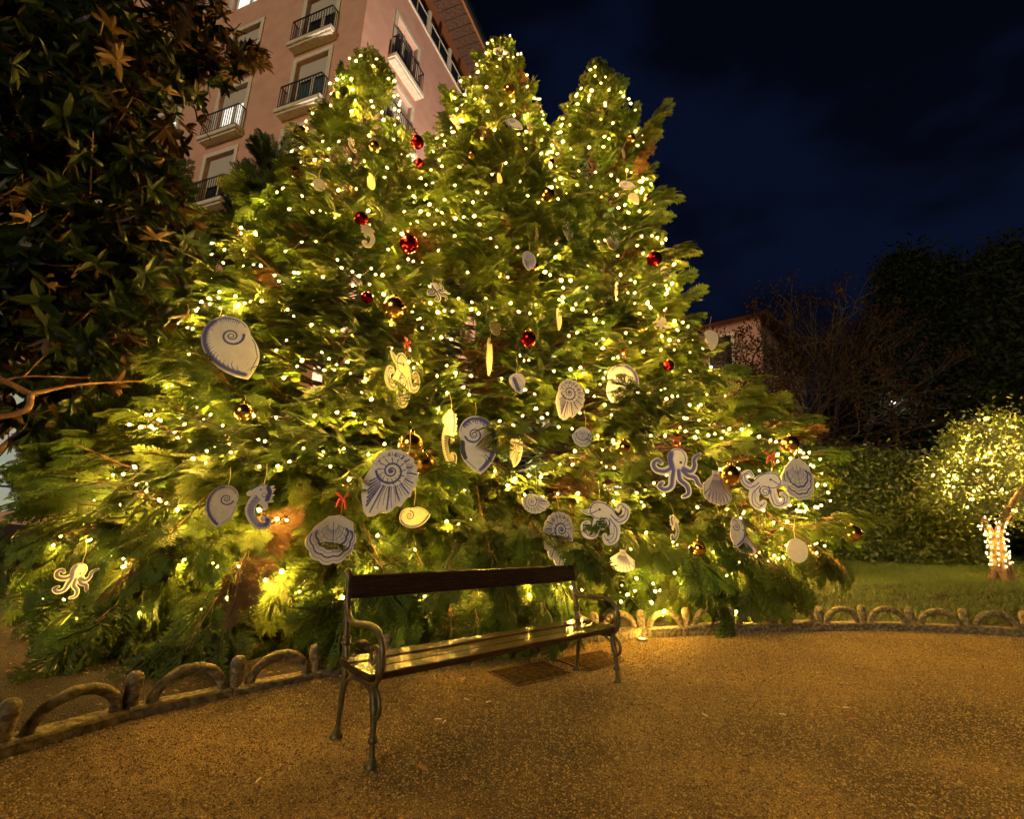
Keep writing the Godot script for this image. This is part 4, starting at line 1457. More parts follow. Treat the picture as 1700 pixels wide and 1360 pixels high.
func build_magnolia() -> void:
	var base := Vector3(-8.2, 0.05, -6.6)
	var root := thing("magnolia_tree", base, "large dark magnolia with glossy leaves and brown undersides beside the hotel", "magnolia tree")
	var r := RandomNumberGenerator.new()
	r.seed = 77
	var blobs := [] # centre, radius
	for q in [[-60, 60, 7.6, 1.9], [90, 40, 7.6, 1.75], [195, 60, 7.8, 1.05], [295, 70, 7.9, 0.75], [365, 85, 8.0, 0.62], [320, 0, 7.8, 0.6], [60, 250, 7.6, 1.7], [180, 230, 7.7, 0.6], [150, 360, 7.6, 1.1], [225, 330, 7.8, 0.5], [40, 430, 7.5, 1.35], [180, 470, 7.7, 0.9], [290, 400, 8.0, 0.45], [270, 450, 8.0, 0.5], [90, 560, 7.6, 0.8], [20, 590, 7.5, 0.75], [200, 560, 7.8, 0.55], [150, 615, 7.8, 0.38], [20, 690, 7.7, 0.35], [415, 95, 8.0, 0.22]]:
		blobs.append([reach(q[0], q[1], q[2]), q[3]])
	# trunk and limbs
	var tb := MB.new()
	var tp := curve([Vector3(0, -0.05, 0), Vector3(0.15, 1.2, 0.1), Vector3(0.1, 3.0, 0.2), Vector3(0.3, 5.0, 0.3), Vector3(0.2, 8.5, 0.3)], 4)
	var tr := []
	for k in tp.size(): tr.append(lerpf(0.26, 0.05, k / float(tp.size() - 1)))
	tb.tube(tp, tr, 10)
	part("trunk", tb.mesh(mag_bark), root)
	for k in blobs.size():
		var e: Vector3 = blobs[k][0] - base
		var st: Vector3 = tp[clampi(int(tp.size() * clampf((e.y - 1.2) / 8.5, 0.05, 0.9)), 1, tp.size() - 2)]
		var mid := st.lerp(e, 0.5) + Vector3(0, -0.25, 0.1)
		var c := curve([st, mid, e], 5)
		var rr := []
		for q in c.size(): rr.append(lerpf(0.075, 0.015, q / float(c.size() - 1)))
		var lm := MB.new()
		lm.tube(c, rr, 7, false)
		part("limb", lm.mesh(mag_bark), root)
	# the bare forked limb low on the left
	var fk := MB.new()
	var j := func(x: float, y: float, d: float) -> Vector3: return reach(x, y, d) - base
	var f1 := curve([tp[3], j.call(-60, 620, 7.2), j.call(0, 630, 7.0), j.call(52, 655, 6.9)], 5)
	fk.tube(f1, [0.06, 0.055, 0.05, 0.05, 0.045, 0.045, 0.04, 0.04, 0.035, 0.035, 0.03, 0.03, 0.028], 7)
	fk.tube(curve([j.call(52, 655, 6.9), j.call(95, 645, 6.9), j.call(150, 637, 7.0), j.call(255, 632, 7.3)], 4), [0.028, 0.026, 0.022, 0.02, 0.018, 0.016, 0.015, 0.013, 0.012, 0.01, 0.008], 6)
	fk.tube(curve([j.call(52, 655, 6.9), j.call(45, 680, 6.9), j.call(0, 692, 6.9), j.call(-70, 690, 7.0)], 4), [0.03], 6)
	fk.tube(curve([j.call(0, 637, 7.0), j.call(40, 625, 7.0), j.call(150, 627, 7.2)], 4), [0.02, 0.016, 0.012, 0.009], 6)
	fk.tube(curve([j.call(40, 625, 7.0), j.call(60, 605, 7.0), j.call(75, 590, 7.1)], 4), [0.016, 0.012, 0.008], 6)
	part("forked_limb", fk.mesh(mag_bark), root)
	var kinds := [magnolia_leaf(0), magnolia_leaf(1), magnolia_leaf(2), magnolia_leaf(3)]
	var all := []
	for b in blobs:
		var count := int(92.0 * pow(b[1], 2.2)) + 8
		for q in count:
			var d := Vector3(r.randfn(), r.randfn(), r.randfn()).normalized()
			var p: Vector3 = b[0] + d * b[1] * pow(r.randf(), 0.45) * 1.02
			var ax := (d * 0.8 + Vector3(r.randfn() * 0.5, 0.35 + r.randfn() * 0.4, 0.25 + r.randfn() * 0.5)).normalized()
			var u := ax.cross(Vector3(0.3, 0.2, 1)).normalized()
			var w := ax.cross(u)
			var nl := r.randi_range(6, 9)
			for k in nl:
				var a := TAU * k / nl + r.randf_range(-0.3, 0.3)
				var open := r.randf_range(0.75, 1.45)
				var dir := (ax * cos(open) + (u * cos(a) + w * sin(a)) * sin(open) + Vector3.DOWN * 0.18).normalized()
				var side := dir.cross(ax).normalized()
				var upv := side.cross(dir).normalized()
				if r.randf() < 0.1: upv = (upv + side * r.randf_range(-1.2, 1.2)).normalized()
				side = dir.cross(upv).normalized()
				upv = side.cross(dir).normalized()
				var l := r.randf_range(0.15, 0.26)
				all.append(Transform3D(Basis(dir, upv, side) * Basis.from_scale(Vector3.ONE * l), p - base - ax * 0.02 * k / nl))
	# those that show largest are leaves of their own
	var eye := Vector3(0, EYE, 0) - base
	var order := []
	for k in all.size():
		var t: Transform3D = all[k]
		var px := cam_basis.inverse() * (t.origin - eye)
		var sx := 850.0 + F * px.x / -px.z
		var seen := sx > 0.0 and 680.0 - F * px.y / -px.z > 0.0
		order.append([t.origin.distance_to(eye) / t.basis.x.length() * (1.0 if seen else 5.0), k])
	order.sort_custom(func(a, b): return a[0] < b[0])
	var up := MB.new(); var dn := MB.new()
	for k in order.size():
		var t: Transform3D = all[order[k][1]]
		if k < 300: piece("leaf", k, kinds[k % 4], root, t)
		else:
			for s in 2:
				var a: Array = kinds[k % 4].surface_get_arrays(s)
				var b := up if s == 0 else dn
				var at := b.v.size()
				b.v.append_array(t * (a[Mesh.ARRAY_VERTEX] as PackedVector3Array))
				b.n.append_array(Transform3D(t.basis.orthonormalized(), Vector3.ZERO) * (a[Mesh.ARRAY_NORMAL] as PackedVector3Array))
				b.c.append_array(a[Mesh.ARRAY_COLOR]); b.uv.append_array(a[Mesh.ARRAY_TEX_UV])
				for q in (a[Mesh.ARRAY_INDEX] as PackedInt32Array): b.ix.append(q + at)
	tag(part("foliage", dn.into(up.mesh(mag_top), mag_under), root), "", "", "", "stuff")
	var twigs := MB.new()
	for k in range(0, all.size(), 23):
		var e: Vector3 = all[k].origin
		var bb: Vector3 = blobs[0][0] - base
		for b in blobs:
			if (b[0] - base).distance_to(e) < bb.distance_to(e): bb = b[0] - base
		twigs.tube([bb, bb.lerp(e, 0.5) + Vector3(0, -0.05, 0), e], [0.012, 0.008, 0.004], 4, false)
	tag(part("twigs", twigs.mesh(mag_bark), root), "", "", "", "stuff")

func leaf_clump(sd: int, count: int, l: float, w: float, spread: float, look: Material = null) -> ArrayMesh:
	var r := RandomNumberGenerator.new()
	r.seed = sd
	var m := MB.new()
	for k in count:
		var p := Vector3(r.randfn(), r.randfn(), r.randfn()) * spread
		var d := Vector3(r.randfn(), r.randfn() + 0.3, r.randfn()).normalized()
		var s := d.cross(Vector3(r.randfn(), r.randfn(), r.randfn())).normalized()
		var nn := d.cross(s)
		var ll := l * r.randf_range(0.7, 1.2)
		var t := r.randf_range(0.65, 1.3)
		m.col = Color(t * r.randf_range(0.9, 1.15), t, t * 0.9)
		m.flat([p, p + d * ll * 0.5 + s * w + nn * w * 0.3, p + d * ll, p + d * ll * 0.5 - s * w + nn * w * 0.3], nn)
	return m.mesh(look if look else leafy)

func build_dark_cypress(px: float, py: float, dist: float, rad: float, lean: float, label: String, sd: int) -> void:
	var top := reach(px, py, dist)
	var g := land_y(top.x, top.z)
	var root := thing("cypress_tree", Vector3(top.x, g, top.z), label, "cypress tree")
	var h := top.y - g
	var t := MB.new()
	t.tube([Vector3(0, 0, 0), Vector3(lean * 0.4, h * 0.5, 0), Vector3(0, h * 0.96, 0)], [0.16, 0.1, 0.02], 8)
	part("trunk", t.mesh(bark), root)
	var r := RandomNumberGenerator.new()
	r.seed = sd
	var w := [[], []]; var c := [[], []]
	for k in 360:
		var y := h * (1.0 - pow(r.randf(), 0.75) * 0.85)
		var f := (h - y) / h
		var a := r.randf() * TAU
		var d := Vector3(cos(a), 0, sin(a))
		var rr := rad * minf(1.0, pow(f * 3.6, 0.72)) * (1.0 + 0.22 * lumps.get_noise_3d(d.x * 3.0 + sd, y * 1.4, d.z * 3.0)) * (0.72 + 0.34 * sqrt(r.randf()))
		var dir := (d * 0.75 + Vector3.UP * r.randf_range(0.3, 1.1)).normalized()
		var side := dir.cross(Vector3(r.randfn(), 0.4, r.randfn())).normalized()
		w[k % 2].append(Transform3D(Basis(dir, side.cross(dir), side) * Basis.from_scale(Vector3.ONE * r.randf_range(0.55, 0.8)), Vector3(lean * sin(y / h * PI) * 0.4, y, 0) + d * rr - dir * 0.7))
		var q := r.randf_range(0.5, 0.9)
		c[k % 2].append(Color(0.035 * q, 0.065 * q, 0.02 * q))
	for k in 2: many("foliage", boughs[5 + k], w[k], c[k], root)

func build_evergreen(px: float, py: float, dist: float, rad: float, label: String, sd: int) -> void:
	var top := reach(px, py, dist)
	var g := land_y(top.x, top.z)
	var root := thing("evergreen_tree", Vector3(top.x, g, top.z), label, "tree", "tall evergreens beyond the hedge")
	var h := top.y - g
	var t := MB.new()
	t.tube([Vector3(0, 0, 0), Vector3(0.1, h * 0.5, 0), Vector3(0, h * 0.95, 0)], [0.22, 0.14, 0.02], 8)
	part("trunk", t.mesh(bark), root)
	var cl := [leaf_clump(sd, 90, 0.15, 0.034, 0.26, dull_leaf), leaf_clump(sd + 1, 90, 0.15, 0.034, 0.26, dull_leaf)]
	var r := RandomNumberGenerator.new()
	r.seed = sd
	var w := [[], []]; var c := [[], []]
	for k in 1300:
		var y := h * (1.0 - pow(r.randf(), 0.8) * 0.94)
		var f := (h - y) / h
		var a := r.randf() * TAU
		var d := Vector3(cos(a), 0, sin(a))
		var rr := rad * pow(minf(1.0, f * 1.35), 0.85) * (1.0 + 0.6 * lumps.get_noise_3d(d.x * 2.4 + sd, y * 0.9, d.z * 2.4)) * (0.5 + 0.55 * sqrt(r.randf())) + 0.1
		w[k % 2].append(Transform3D(Basis(Vector3(r.randfn(), r.randfn(), r.randfn()).normalized(), r.randf() * TAU) * Basis.from_scale(Vector3.ONE * r.randf_range(0.8, 1.5)), Vector3(0, y, 0) + d * rr))
		var q := r.randf_range(0.6, 1.1)
		c[k % 2].append(Color(0.008 * q, 0.014 * q, 0.006 * q))
	for k in 2: many("foliage", cl[k], w[k], c[k], root)

func sprout(m: MB, r: RandomNumberGenerator, p: Vector3, d: Vector3, l: float, rad: float, level: int, tips: Array) -> void:
	var pts := [p]
	var dd := d
	for k in 4:
		dd = (dd + Vector3(r.randfn(), r.randfn() * 0.6 + 0.10, r.randfn()) * 0.16).normalized()
		pts.append(pts[k] + dd * l / 4.0)
	m.tube(pts, [rad, rad * 0.9, rad * 0.8, rad * 0.7, rad * 0.58], 6 if level < 2 else 4, false)
	if level >= 5:
		tips.append(pts[4])
		return
	var n := 3 if level > 0 and r.randf() < 0.75 else 2
	for k in n:
		var side := dd.cross(Vector3(r.randfn(), r.randfn(), r.randfn())).normalized()
		var nd := (dd + side * r.randf_range(0.35, 0.75)).normalized()
		sprout(m, r, pts[4] if k < 2 else pts[2], nd, l * r.randf_range(0.66, 0.88), maxf(rad * r.randf_range(0.5, 0.68), 0.013), level + 1, tips)

func build_bare_tree(px: float, dist: float, height: float, label: String, sd: int) -> void:
	var at := reach(px, 760, dist)
	at.y = land_y(at.x, at.z)
	var root := thing("bare_tree", at, label, "tree", "thin branched trees before the villa")
	var r := RandomNumberGenerator.new()
	r.seed = sd
	var m := MB.new()
	var tips := []
	for k in 5:
		var a := TAU * k / 5.0 + 0.4
		sprout(m, r, Vector3(cos(a) * 0.2, -0.05, sin(a) * 0.2), Vector3(cos(a) * 0.42, 1.0, sin(a) * 0.42).normalized(), height * 0.30, 0.11, 0, tips)
	tag(part("branches", m.mesh(red_bark), root), "", "", "", "stuff")
	var cl := leaf_clump(sd + 5, 16, 0.10, 0.03, 0.14, dull_leaf)
	var w := []; var c := []
	for k in tips.size():
		w.append(Transform3D(Basis(Vector3(r.randfn(), r.randfn(), r.randfn()).normalized(), r.randf() * TAU), tips[k]))
		c.append(Color(0.022, 0.013, 0.008) * r.randf_range(0.6, 1.1))
	many("foliage", cl, w, c, root)

func build_hedge() -> void:
	var a := Vector3(6.9, 0, -13.2); var b := Vector3(10.35, 0, -11.05)
	var dir := (b - a).normalized()
	var back := Vector3(-dir.z, 0, dir.x)
	if back.z > 0.0: back = -back
	var l := a.distance_to(b)
	var at := (a + b) * 0.5
	at.y = land_y(at.x, at.z)
	var root := thing("laurel_hedge", at, "tall clipped laurel hedge along the far side of the lawn", "hedge")
	var r := RandomNumberGenerator.new()
	r.seed = 41
	var tall := func(u: float) -> float: return (3.55 - 0.14 * u) * (1.0 if u < l - 0.6 else 1.0 - 0.75 * pow((u - l + 0.6) / 0.9, 2.0))
	var core := MB.new()
	var n := 26
	for k in 60:
		var u := r.randf_range(0.0, l)
		var p: Vector3 = a + dir * u + back * r.randf_range(0.4, 1.0) - at
		core.tube([Vector3(p.x, 0, p.z), Vector3(p.x + r.randfn() * 0.2, tall.call(u) * 0.5, p.z), Vector3(p.x + r.randfn() * 0.3, tall.call(u) * 0.93, p.z)], [0.03, 0.02, 0.008], 5, false)
	tag(part("stems", core.mesh(bark), root), "", "", "", "stuff")
	var cl := [leaf_clump(61, 55, 0.12, 0.026, 0.17), leaf_clump(62, 55, 0.12, 0.026, 0.17), leaf_clump(63, 55, 0.12, 0.026, 0.17)]
	var w := [[], [], []]; var c := [[], [], []]
	for k in 2300:
		var u := r.randf_range(-0.1, l + 0.25)
		var h: float = tall.call(u)
		var q := r.randf()
		var y := 0.0; var dep := 0.0
		var bulge := 0.14 * lumps.get_noise_2d(u * 3.0, k % 7)
		if q < 0.66:
			y = r.randf_range(0.02, 1.0) * h
			dep = r.randf_range(-0.12, 0.32) + bulge + 0.12 * sin(y * 1.3 + u)
		else:
			y = h - absf(r.randfn()) * 0.14
			dep = r.randf_range(-0.1, 1.5)
		var p: Vector3 = a + dir * u + back * dep - at + Vector3(0, y + 0.12 * lumps.get_noise_2d(u * 5.0, 40.0), 0)
		w[k % 3].append(Transform3D(Basis(Vector3(r.randfn(), r.randfn(), r.randfn()).normalized(), r.randf() * TAU) * Basis.from_scale(Vector3.ONE * r.randf_range(0.8, 1.25)), p))
		var s := r.randf_range(0.7, 1.2)
		c[k % 3].append(Color(0.058 * s, 0.09 * s, 0.02 * s))
	for k in 3: many("foliage", cl[k], w[k], c[k], root)

func build_small_tree() -> void:
	var at := reach(1662, 950, 12.6)
	at.y = land_y(at.x, at.z)
	var root := thing("small_tree", at, "low round tree on the lawn with its trunk wrapped in lights", "tree")
	var r := RandomNumberGenerator.new()
	r.seed = 91
	var m := MB.new()
	var stems := []
	for k in 4:
		var a := TAU * k / 4.0 + 0.5
		var pts := curve([Vector3(cos(a) * 0.17, -0.03, sin(a) * 0.17), Vector3(cos(a + 0.7) * 0.06, 0.35, sin(a + 0.7) * 0.06), Vector3(cos(a + 1.1) * 0.12, 0.95, sin(a + 1.1) * 0.12), Vector3(cos(a + 1.2) * 0.8, 1.7, sin(a + 1.2) * 0.8)], 5)
		stems.append(pts)
		m.tube(pts, [0.07, 0.065, 0.06, 0.06, 0.08, 0.08, 0.075, 0.07, 0.07, 0.065, 0.06, 0.055, 0.05, 0.04, 0.03, 0.02], 8)
	part("trunk", m.mesh(bark), root)
	var cl := [leaf_clump(71, 50, 0.09, 0.022, 0.16), leaf_clump(72, 50, 0.09, 0.022, 0.16)]
	var w := [[], []]; var c := [[], []]
	var ctr := Vector3(0.3, 1.95, -0.1)
	var lobes := [[Vector3(0, 0, 0), 0.68], [Vector3(0.72, -0.12, 0.2), 0.58], [Vector3(-0.66, -0.2, 0.1), 0.5], [Vector3(0.1, 0.56, 0), 0.52], [Vector3(0.58, 0.5, -0.3), 0.45], [Vector3(-1.02, -0.42, 0.3), 0.3], [Vector3(-0.45, 0.38, 0.1), 0.36], [Vector3(0.3, -0.45, 0.45), 0.42]]
	for k in 950:
		var lobe: Array = lobes[k % lobes.size()]
		if r.randf() > lobe[1] * 1.5: continue
		var d := Vector3(r.randfn(), r.randfn(), r.randfn()).normalized()
		var s := (1.0 + 0.6 * lumps.get_noise_3d(d.x * 1.8, d.y * 1.8 + 9.0, d.z * 1.8)) * pow(r.randf(), 0.4)
		var p: Vector3 = ctr + lobe[0] + d * lobe[1] * s
		if p.y < 0.85: continue
		w[k % 2].append(Transform3D(Basis(Vector3(r.randfn(), r.randfn(), r.randfn()).normalized(), r.randf() * TAU), p))
		var q := r.randf_range(0.7, 1.2)
		c[k % 2].append(Color(0.06 * q, 0.09 * q, 0.022 * q))
	for k in 2: many("foliage", cl[k], w[k], c[k], root)
	# lights round the trunk and in the crown
	var ls := thing("light_string", at, "dense string of bulbs wrapped round the small tree's trunk", "light string", "warm light strings on the small tree")
	var cb := MB.new()
	var last := Vector3.ZERO
	var num := 0
	for k in 92:
		var t := k / 91.0
		var a := t * TAU * 9.0
		var y := 0.22 + 0.9 * t
		var rad := 0.125 + 0.02 * sin(y * 5.0) + r.randf_range(-0.015, 0.02) + 0.10 * t * t
		var p := Vector3(cos(a) * rad, y + r.randf_range(-0.03, 0.03), sin(a) * rad)
		bulb(ls, num, p, r.randf_range(0.65, 0.95), 0.04, small_bulb)
		if k > 0: cb.tube([last, p], [0.004], 4, false)
		last = p
		num += 1
	part("cable", cb.mesh(cable), ls)
	var lc := thing("light_string", at, "loose string of bulbs scattered through the small tree's crown", "light string", "warm light strings on the small tree")
	var cb2 := MB.new()
	num = 0
	for k in 150:
		var lobe: Array = lobes[(k * 3 / 20) % lobes.size()]
		var d := Vector3(r.randfn() - 0.4, r.randfn(), r.randfn() + 0.5).normalized()
		var p: Vector3 = ctr + lobe[0] + d * lobe[1] * r.randf_range(0.8, 1.12)
		bulb(lc, num, p, r.randf_range(0.9, 1.5), 0.08)
		if k > 0: cb2.tube([last, (last + p) * 0.5 - Vector3(0, 0.1, 0), p], [0.004], 4, false)
		last = p
		num += 1
	part("cable", cb2.mesh(cable), lc)

# ---------------------------------------------------------------- shared materials
var bark: StandardMaterial3D
var twig: StandardMaterial3D
var iron: StandardMaterial3D
var black_iron: StandardMaterial3D
var bench_wood: StandardMaterial3D
var concrete: StandardMaterial3D
var gravel: StandardMaterial3D
var soil: StandardMaterial3D
var slab_mat: StandardMaterial3D
var rust: StandardMaterial3D
var paper_mat: StandardMaterial3D
var dry_leaf: StandardMaterial3D
var pink: StandardMaterial3D
var trim: StandardMaterial3D
var shutter: StandardMaterial3D
var dark_pane: StandardMaterial3D
var lit_pane: StandardMaterial3D
var teal_pane: StandardMaterial3D
var pavilion_pane: StandardMaterial3D
var dark_room: StandardMaterial3D
var ochre: StandardMaterial3D
var eave_wood: StandardMaterial3D
var villa_wall: StandardMaterial3D
var villa_roof: StandardMaterial3D
var glow_warm: StandardMaterial3D
var glow_white: StandardMaterial3D
var mag_top: StandardMaterial3D
var mag_under: StandardMaterial3D
var mag_bark: StandardMaterial3D
var red_bark: StandardMaterial3D
var leafy: StandardMaterial3D
var dull_leaf: StandardMaterial3D
var small_bulb: ArrayMesh

func emitter(r: float, g: float, b: float, e: float) -> StandardMaterial3D:
	var m := mat(0.6, 0.6, 0.6, 0.3)
	m.emission_enabled = true
	m.emission = lin(r, g, b)
	m.emission_energy_multiplier = e
	return m

func make_materials() -> void:
	bark = rough_mat(lin(0.035, 0.022, 0.014), lin(0.16, 0.095, 0.055), 11, 1.2, 0.02, 1.8, 0.9, 0.6)
	twig = mat(0.10, 0.055, 0.025, 0.85)
	iron = rough_mat(lin(0.045, 0.04, 0.02), lin(0.12, 0.10, 0.045), 12, 3.0, 0.02, 1.6, 0.42)
	iron.metallic = 0.35
	black_iron = mat(0.02, 0.02, 0.022, 0.5, 0.3)
	bench_wood = StandardMaterial3D.new()
	var wim := Image.create(256, 256, false, Image.FORMAT_RGB8)
	var wn := FastNoiseLite.new()
	wn.seed = 3
	wn.frequency = 0.02
	for y in 256:
		for x in 256:
			var t := 0.5 + 0.5 * wn.get_noise_2d(x * 0.5, y * 9.0) + 0.25 * wn.get_noise_2d(x * 3.0 + 90.0, y * 3.0)
			wim.set_pixel(x, y, lin(0.016, 0.010, 0.006).lerp(lin(0.06, 0.035, 0.018), clampf(t, 0.0, 1.0)))
	bench_wood.albedo_texture = tex(wim)
	bench_wood.uv1_triplanar = true
	bench_wood.uv1_scale = Vector3(0.9, 2.4, 2.4)
	bench_wood.roughness = 0.24
	bench_wood.metallic_specular = 0.4
	concrete = rough_mat(lin(0.05, 0.045, 0.024), lin(0.23, 0.185, 0.11), 13, 2.2, 0.025, 2.2, 0.9, 0.5)
	gravel = rough_mat(lin(0.09, 0.06, 0.021), lin(0.45, 0.305, 0.11), 14, 2.6, 0.16, 2.2, 0.9, 0.8)
	gravel.detail_enabled = true
	gravel.detail_albedo = tex(noise_img(256, 0.012, 4, 15, Color(0.62, 0.60, 0.56), Color(1, 1, 1), 2.0))
	gravel.detail_blend_mode = BaseMaterial3D.BLEND_MODE_MUL
	gravel.detail_uv_layer = BaseMaterial3D.DETAIL_UV_2
	gravel.uv2_triplanar = true
	gravel.uv2_world_triplanar = true
	gravel.uv2_scale = Vector3.ONE * 0.13
	soil = rough_mat(lin(0.007, 0.004, 0.002), lin(0.022, 0.013, 0.006), 16, 1.3, 0.05, 2.0, 0.95, 1.2)
	slab_mat = rough_mat(lin(0.02, 0.013, 0.007), lin(0.055, 0.036, 0.018), 17, 1.7, 0.03, 1.8, 0.8, 0.2)
	slab_mat.metallic_specular = 0.1
	slab_mat.roughness = 1.0
	rust = mat(0.07, 0.035, 0.02, 0.7, 0.2)
	paper_mat = mat(0.72, 0.66, 0.52, 0.9)
	dry_leaf = mat(0.26, 0.13, 0.045, 0.7)
	pink = rough_mat(lin(0.49, 0.275, 0.205), lin(0.57, 0.335, 0.25), 18, 0.35, 0.012, 1.6, 0.9, 0.12)
	trim = rough_mat(lin(0.50, 0.45, 0.35), lin(0.64, 0.58, 0.47), 19, 0.8, 0.02, 1.5, 0.75)
	shutter = mat(0.42, 0.39, 0.34, 0.6)
	dark_pane = mat(0.015, 0.018, 0.024, 0.06)
	dark_pane.metallic_specular = 0.7
	lit_pane = emitter(1.0, 0.95, 0.84, 1.0)
	teal_pane = mat(0.05, 0.10, 0.12, 0.08)
	pavilion_pane = emitter(0.72, 0.88, 0.70, 0.3)
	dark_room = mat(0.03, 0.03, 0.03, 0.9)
	ochre = mat(0.34, 0.13, 0.045, 0.7)
	eave_wood = rough_mat(lin(0.06, 0.03, 0.017), lin(0.13, 0.065, 0.035), 20, 1.0, 0.02, 1.6, 0.7)
	villa_wall = mat(0.38, 0.22, 0.17, 0.9)
	villa_roof = mat(0.22, 0.10, 0.06, 0.8)
	glow_warm = emitter(1.0, 0.62, 0.2, 3.0)
	glow_white = emitter(1.0, 0.95, 0.88, 6.0)
	mag_top = mat(0.010, 0.021, 0.007, 0.32)
	mag_top.metallic_specular = 0.22
	mag_under = mat(0.058, 0.03, 0.011, 0.75)
	mag_bark = rough_mat(lin(0.07, 0.035, 0.02), lin(0.20, 0.10, 0.055), 21, 1.6, 0.03, 1.6, 0.85, 0.3)
	red_bark = mat(0.012, 0.008, 0.006, 0.9)
	leafy = foliage_mat(0.4, 0.0)
	dull_leaf = foliage_mat(0.8, 0.0)
	dull_leaf.metallic_specular = 0.2
	cable = mat(0.015, 0.022, 0.012, 0.6)
	twine = mat(0.50, 0.40, 0.20, 0.9)
	red_ribbon = mat(0.42, 0.02, 0.02, 0.45)
	board_back = rough_mat(lin(0.70, 0.64, 0.46), lin(0.80, 0.74, 0.57), 22, 2.0, 0.03, 1.4, 0.7)
	red_glass = mat(0.46, 0.012, 0.016, 0.17, 1.0)
	gold_glass = mat(0.80, 0.50, 0.13, 0.2, 1.0)
	var bm := MB.new()
	bm.ball(Vector3.ZERO, 0.0085, 5, 3)
	bulb_mesh = bm.mesh(emitter(1.0, 0.54, 0.08, 3900.0))
	small_bulb = bm.mesh(emitter(1.0, 0.54, 0.08, 900.0))

func _ready() -> void:
	rng.seed = 2024
	lumps.seed = 4
	lumps.frequency = 0.9
	# camera
	var cam := Camera3D.new()
	cam.name = "camera"
	cam.transform = Transform3D(cam_basis, Vector3(0, EYE, 0))
	cam.fov = rad_to_deg(2.0 * atan(680.0 / F))
	cam.near = 0.05
	cam.far = 3000.0
	add_child(cam)
	cam.current = true
	# night sky with thin cloud
	var env := Environment.new()
	env.background_mode = Environment.BG_SKY
	var sm := ProceduralSkyMaterial.new()
	sm.sky_top_color = lin(0.0008, 0.0013, 0.0038)
	sm.sky_horizon_color = lin(0.0028, 0.0042, 0.0115)
	sm.sky_curve = 0.35
	sm.ground_bottom_color = lin(0.001, 0.001, 0.001)
	sm.ground_horizon_color = lin(0.003, 0.004, 0.008)
	var cn := FastNoiseLite.new()
	cn.seed = 6
	cn.frequency = 1.9
	cn.fractal_octaves = 5
	var sky := Image.create(1024, 512, false, Image.FORMAT_RGBA8)
	for y in 512:
		for x in 1024:
			var az := TAU * x / 1024.0
			var el := PI * (0.5 - (y + 0.5) / 512.0)
			var t := clampf(cn.get_noise_3d(cos(az) * cos(el), sin(el) * 2.2, sin(az) * cos(el)) * 2.2 + 0.45, 0.0, 1.0)
			sky.set_pixel(x, y, Color(0.30, 0.44, 0.80, t * t * (3.0 - 2.0 * t)) if el > 0 else Color(0, 0, 0, 0))
	sm.sky_cover = tex(sky)
	sm.sky_cover_modulate = Color(0.17, 0.17, 0.17, 0.75)
	var sk := Sky.new()
	sk.sky_material = sm
	env.sky = sk
	env.background_energy_multiplier = 1.0
	env.tonemap_mode = Environment.TONE_MAPPER_LINEAR
	env.tonemap_exposure = 1.0
	env.sdfgi_enabled = true
	env.ssao_enabled = true
	env.ssil_enabled = true
	var we := WorldEnvironment.new()
	we.name = "environment"
	we.environment = env
	add_child(we)
	# the dim glow of the town behind the viewer
	var sun := DirectionalLight3D.new()
	sun.name = "town_glow"
	sun.light_color = lin(1.0, 0.77, 0.48)
	sun.light_energy = 0.40
	sun.light_angular_distance = 20.0
	sun.shadow_enabled = true
	add_child(sun)
	sun.look_at_from_position(Vector3(-5, 2.9, 10), Vector3.ZERO)

	make_materials()
	var needles := foliage_mat(0.6, 0.0)
	needles.metallic_specular = 0.25
	for k in 5: boughs.append(bough(20 + k, 19, -0.12, needles))
	for k in 3: boughs.append(bough(30 + k, 18, 0.5, needles))

	build_ground()
	build_hotel()
	build_pavilion()
	build_house()
	build_kerb()
	grow_cypress(0, "lit_cypress", "broad cypress full of warm lights standing closest to the pink hotel", 680)
	grow_cypress(1, "lit_cypress", "tallest lit cypress, middle one of three, directly behind the bench", 760)
	grow_cypress(2, "lit_cypress", "lit cypress with a spire against open sky, closest to the lawn", 700)
	build_magnolia()
	build_dark_cypress(462, 238, 13.6, 1.0, 0.3, "dark unlit cypress with a bent tip against the hotel wall", 51)
	build_dark_cypress(285, 275, 12.6, 0.85, -0.1, "dark unlit cypress half hidden behind the magnolia", 52)
	build_hedge()
	build_small_tree()
	build_evergreen(1500, 430, 21.0, 1.8, "tall dark evergreen with a broad double top beyond the hedge", 81)
	build_evergreen(1565, 446, 22.5, 1.7, "dark evergreen close behind the double topped one", 82)
	build_evergreen(1662, 432, 20.0, 1.8, "tall dark evergreen above the small lit tree", 83)
	build_evergreen(1720, 520, 18.0, 1.8, "dark evergreen at the edge of the picture above the lawn", 84)
	build_evergreen(1435, 560, 24.0, 2.6, "lower dark evergreen between the bare tree and the tall ones", 85)
	build_evergreen(1610, 570, 25.0, 2.8, "low dark evergreen filling the gap between the tall ones", 86)
	build_bare_tree(1270, 19.0, 9.0, "spreading dark tree with reddish bare branches in front of the villa", 96)
	build_bare_tree(1390, 21.0, 8.4, "thinner bare tree between the villa and the evergreens", 97)
	build_bench()
	build_small_ground_things()
	build_decorations()
	light_strings(0, "cypress by the hotel")
	light_strings(1, "middle cypress")
	light_strings(2, "cypress by the lawn")
	build_far_lamp()

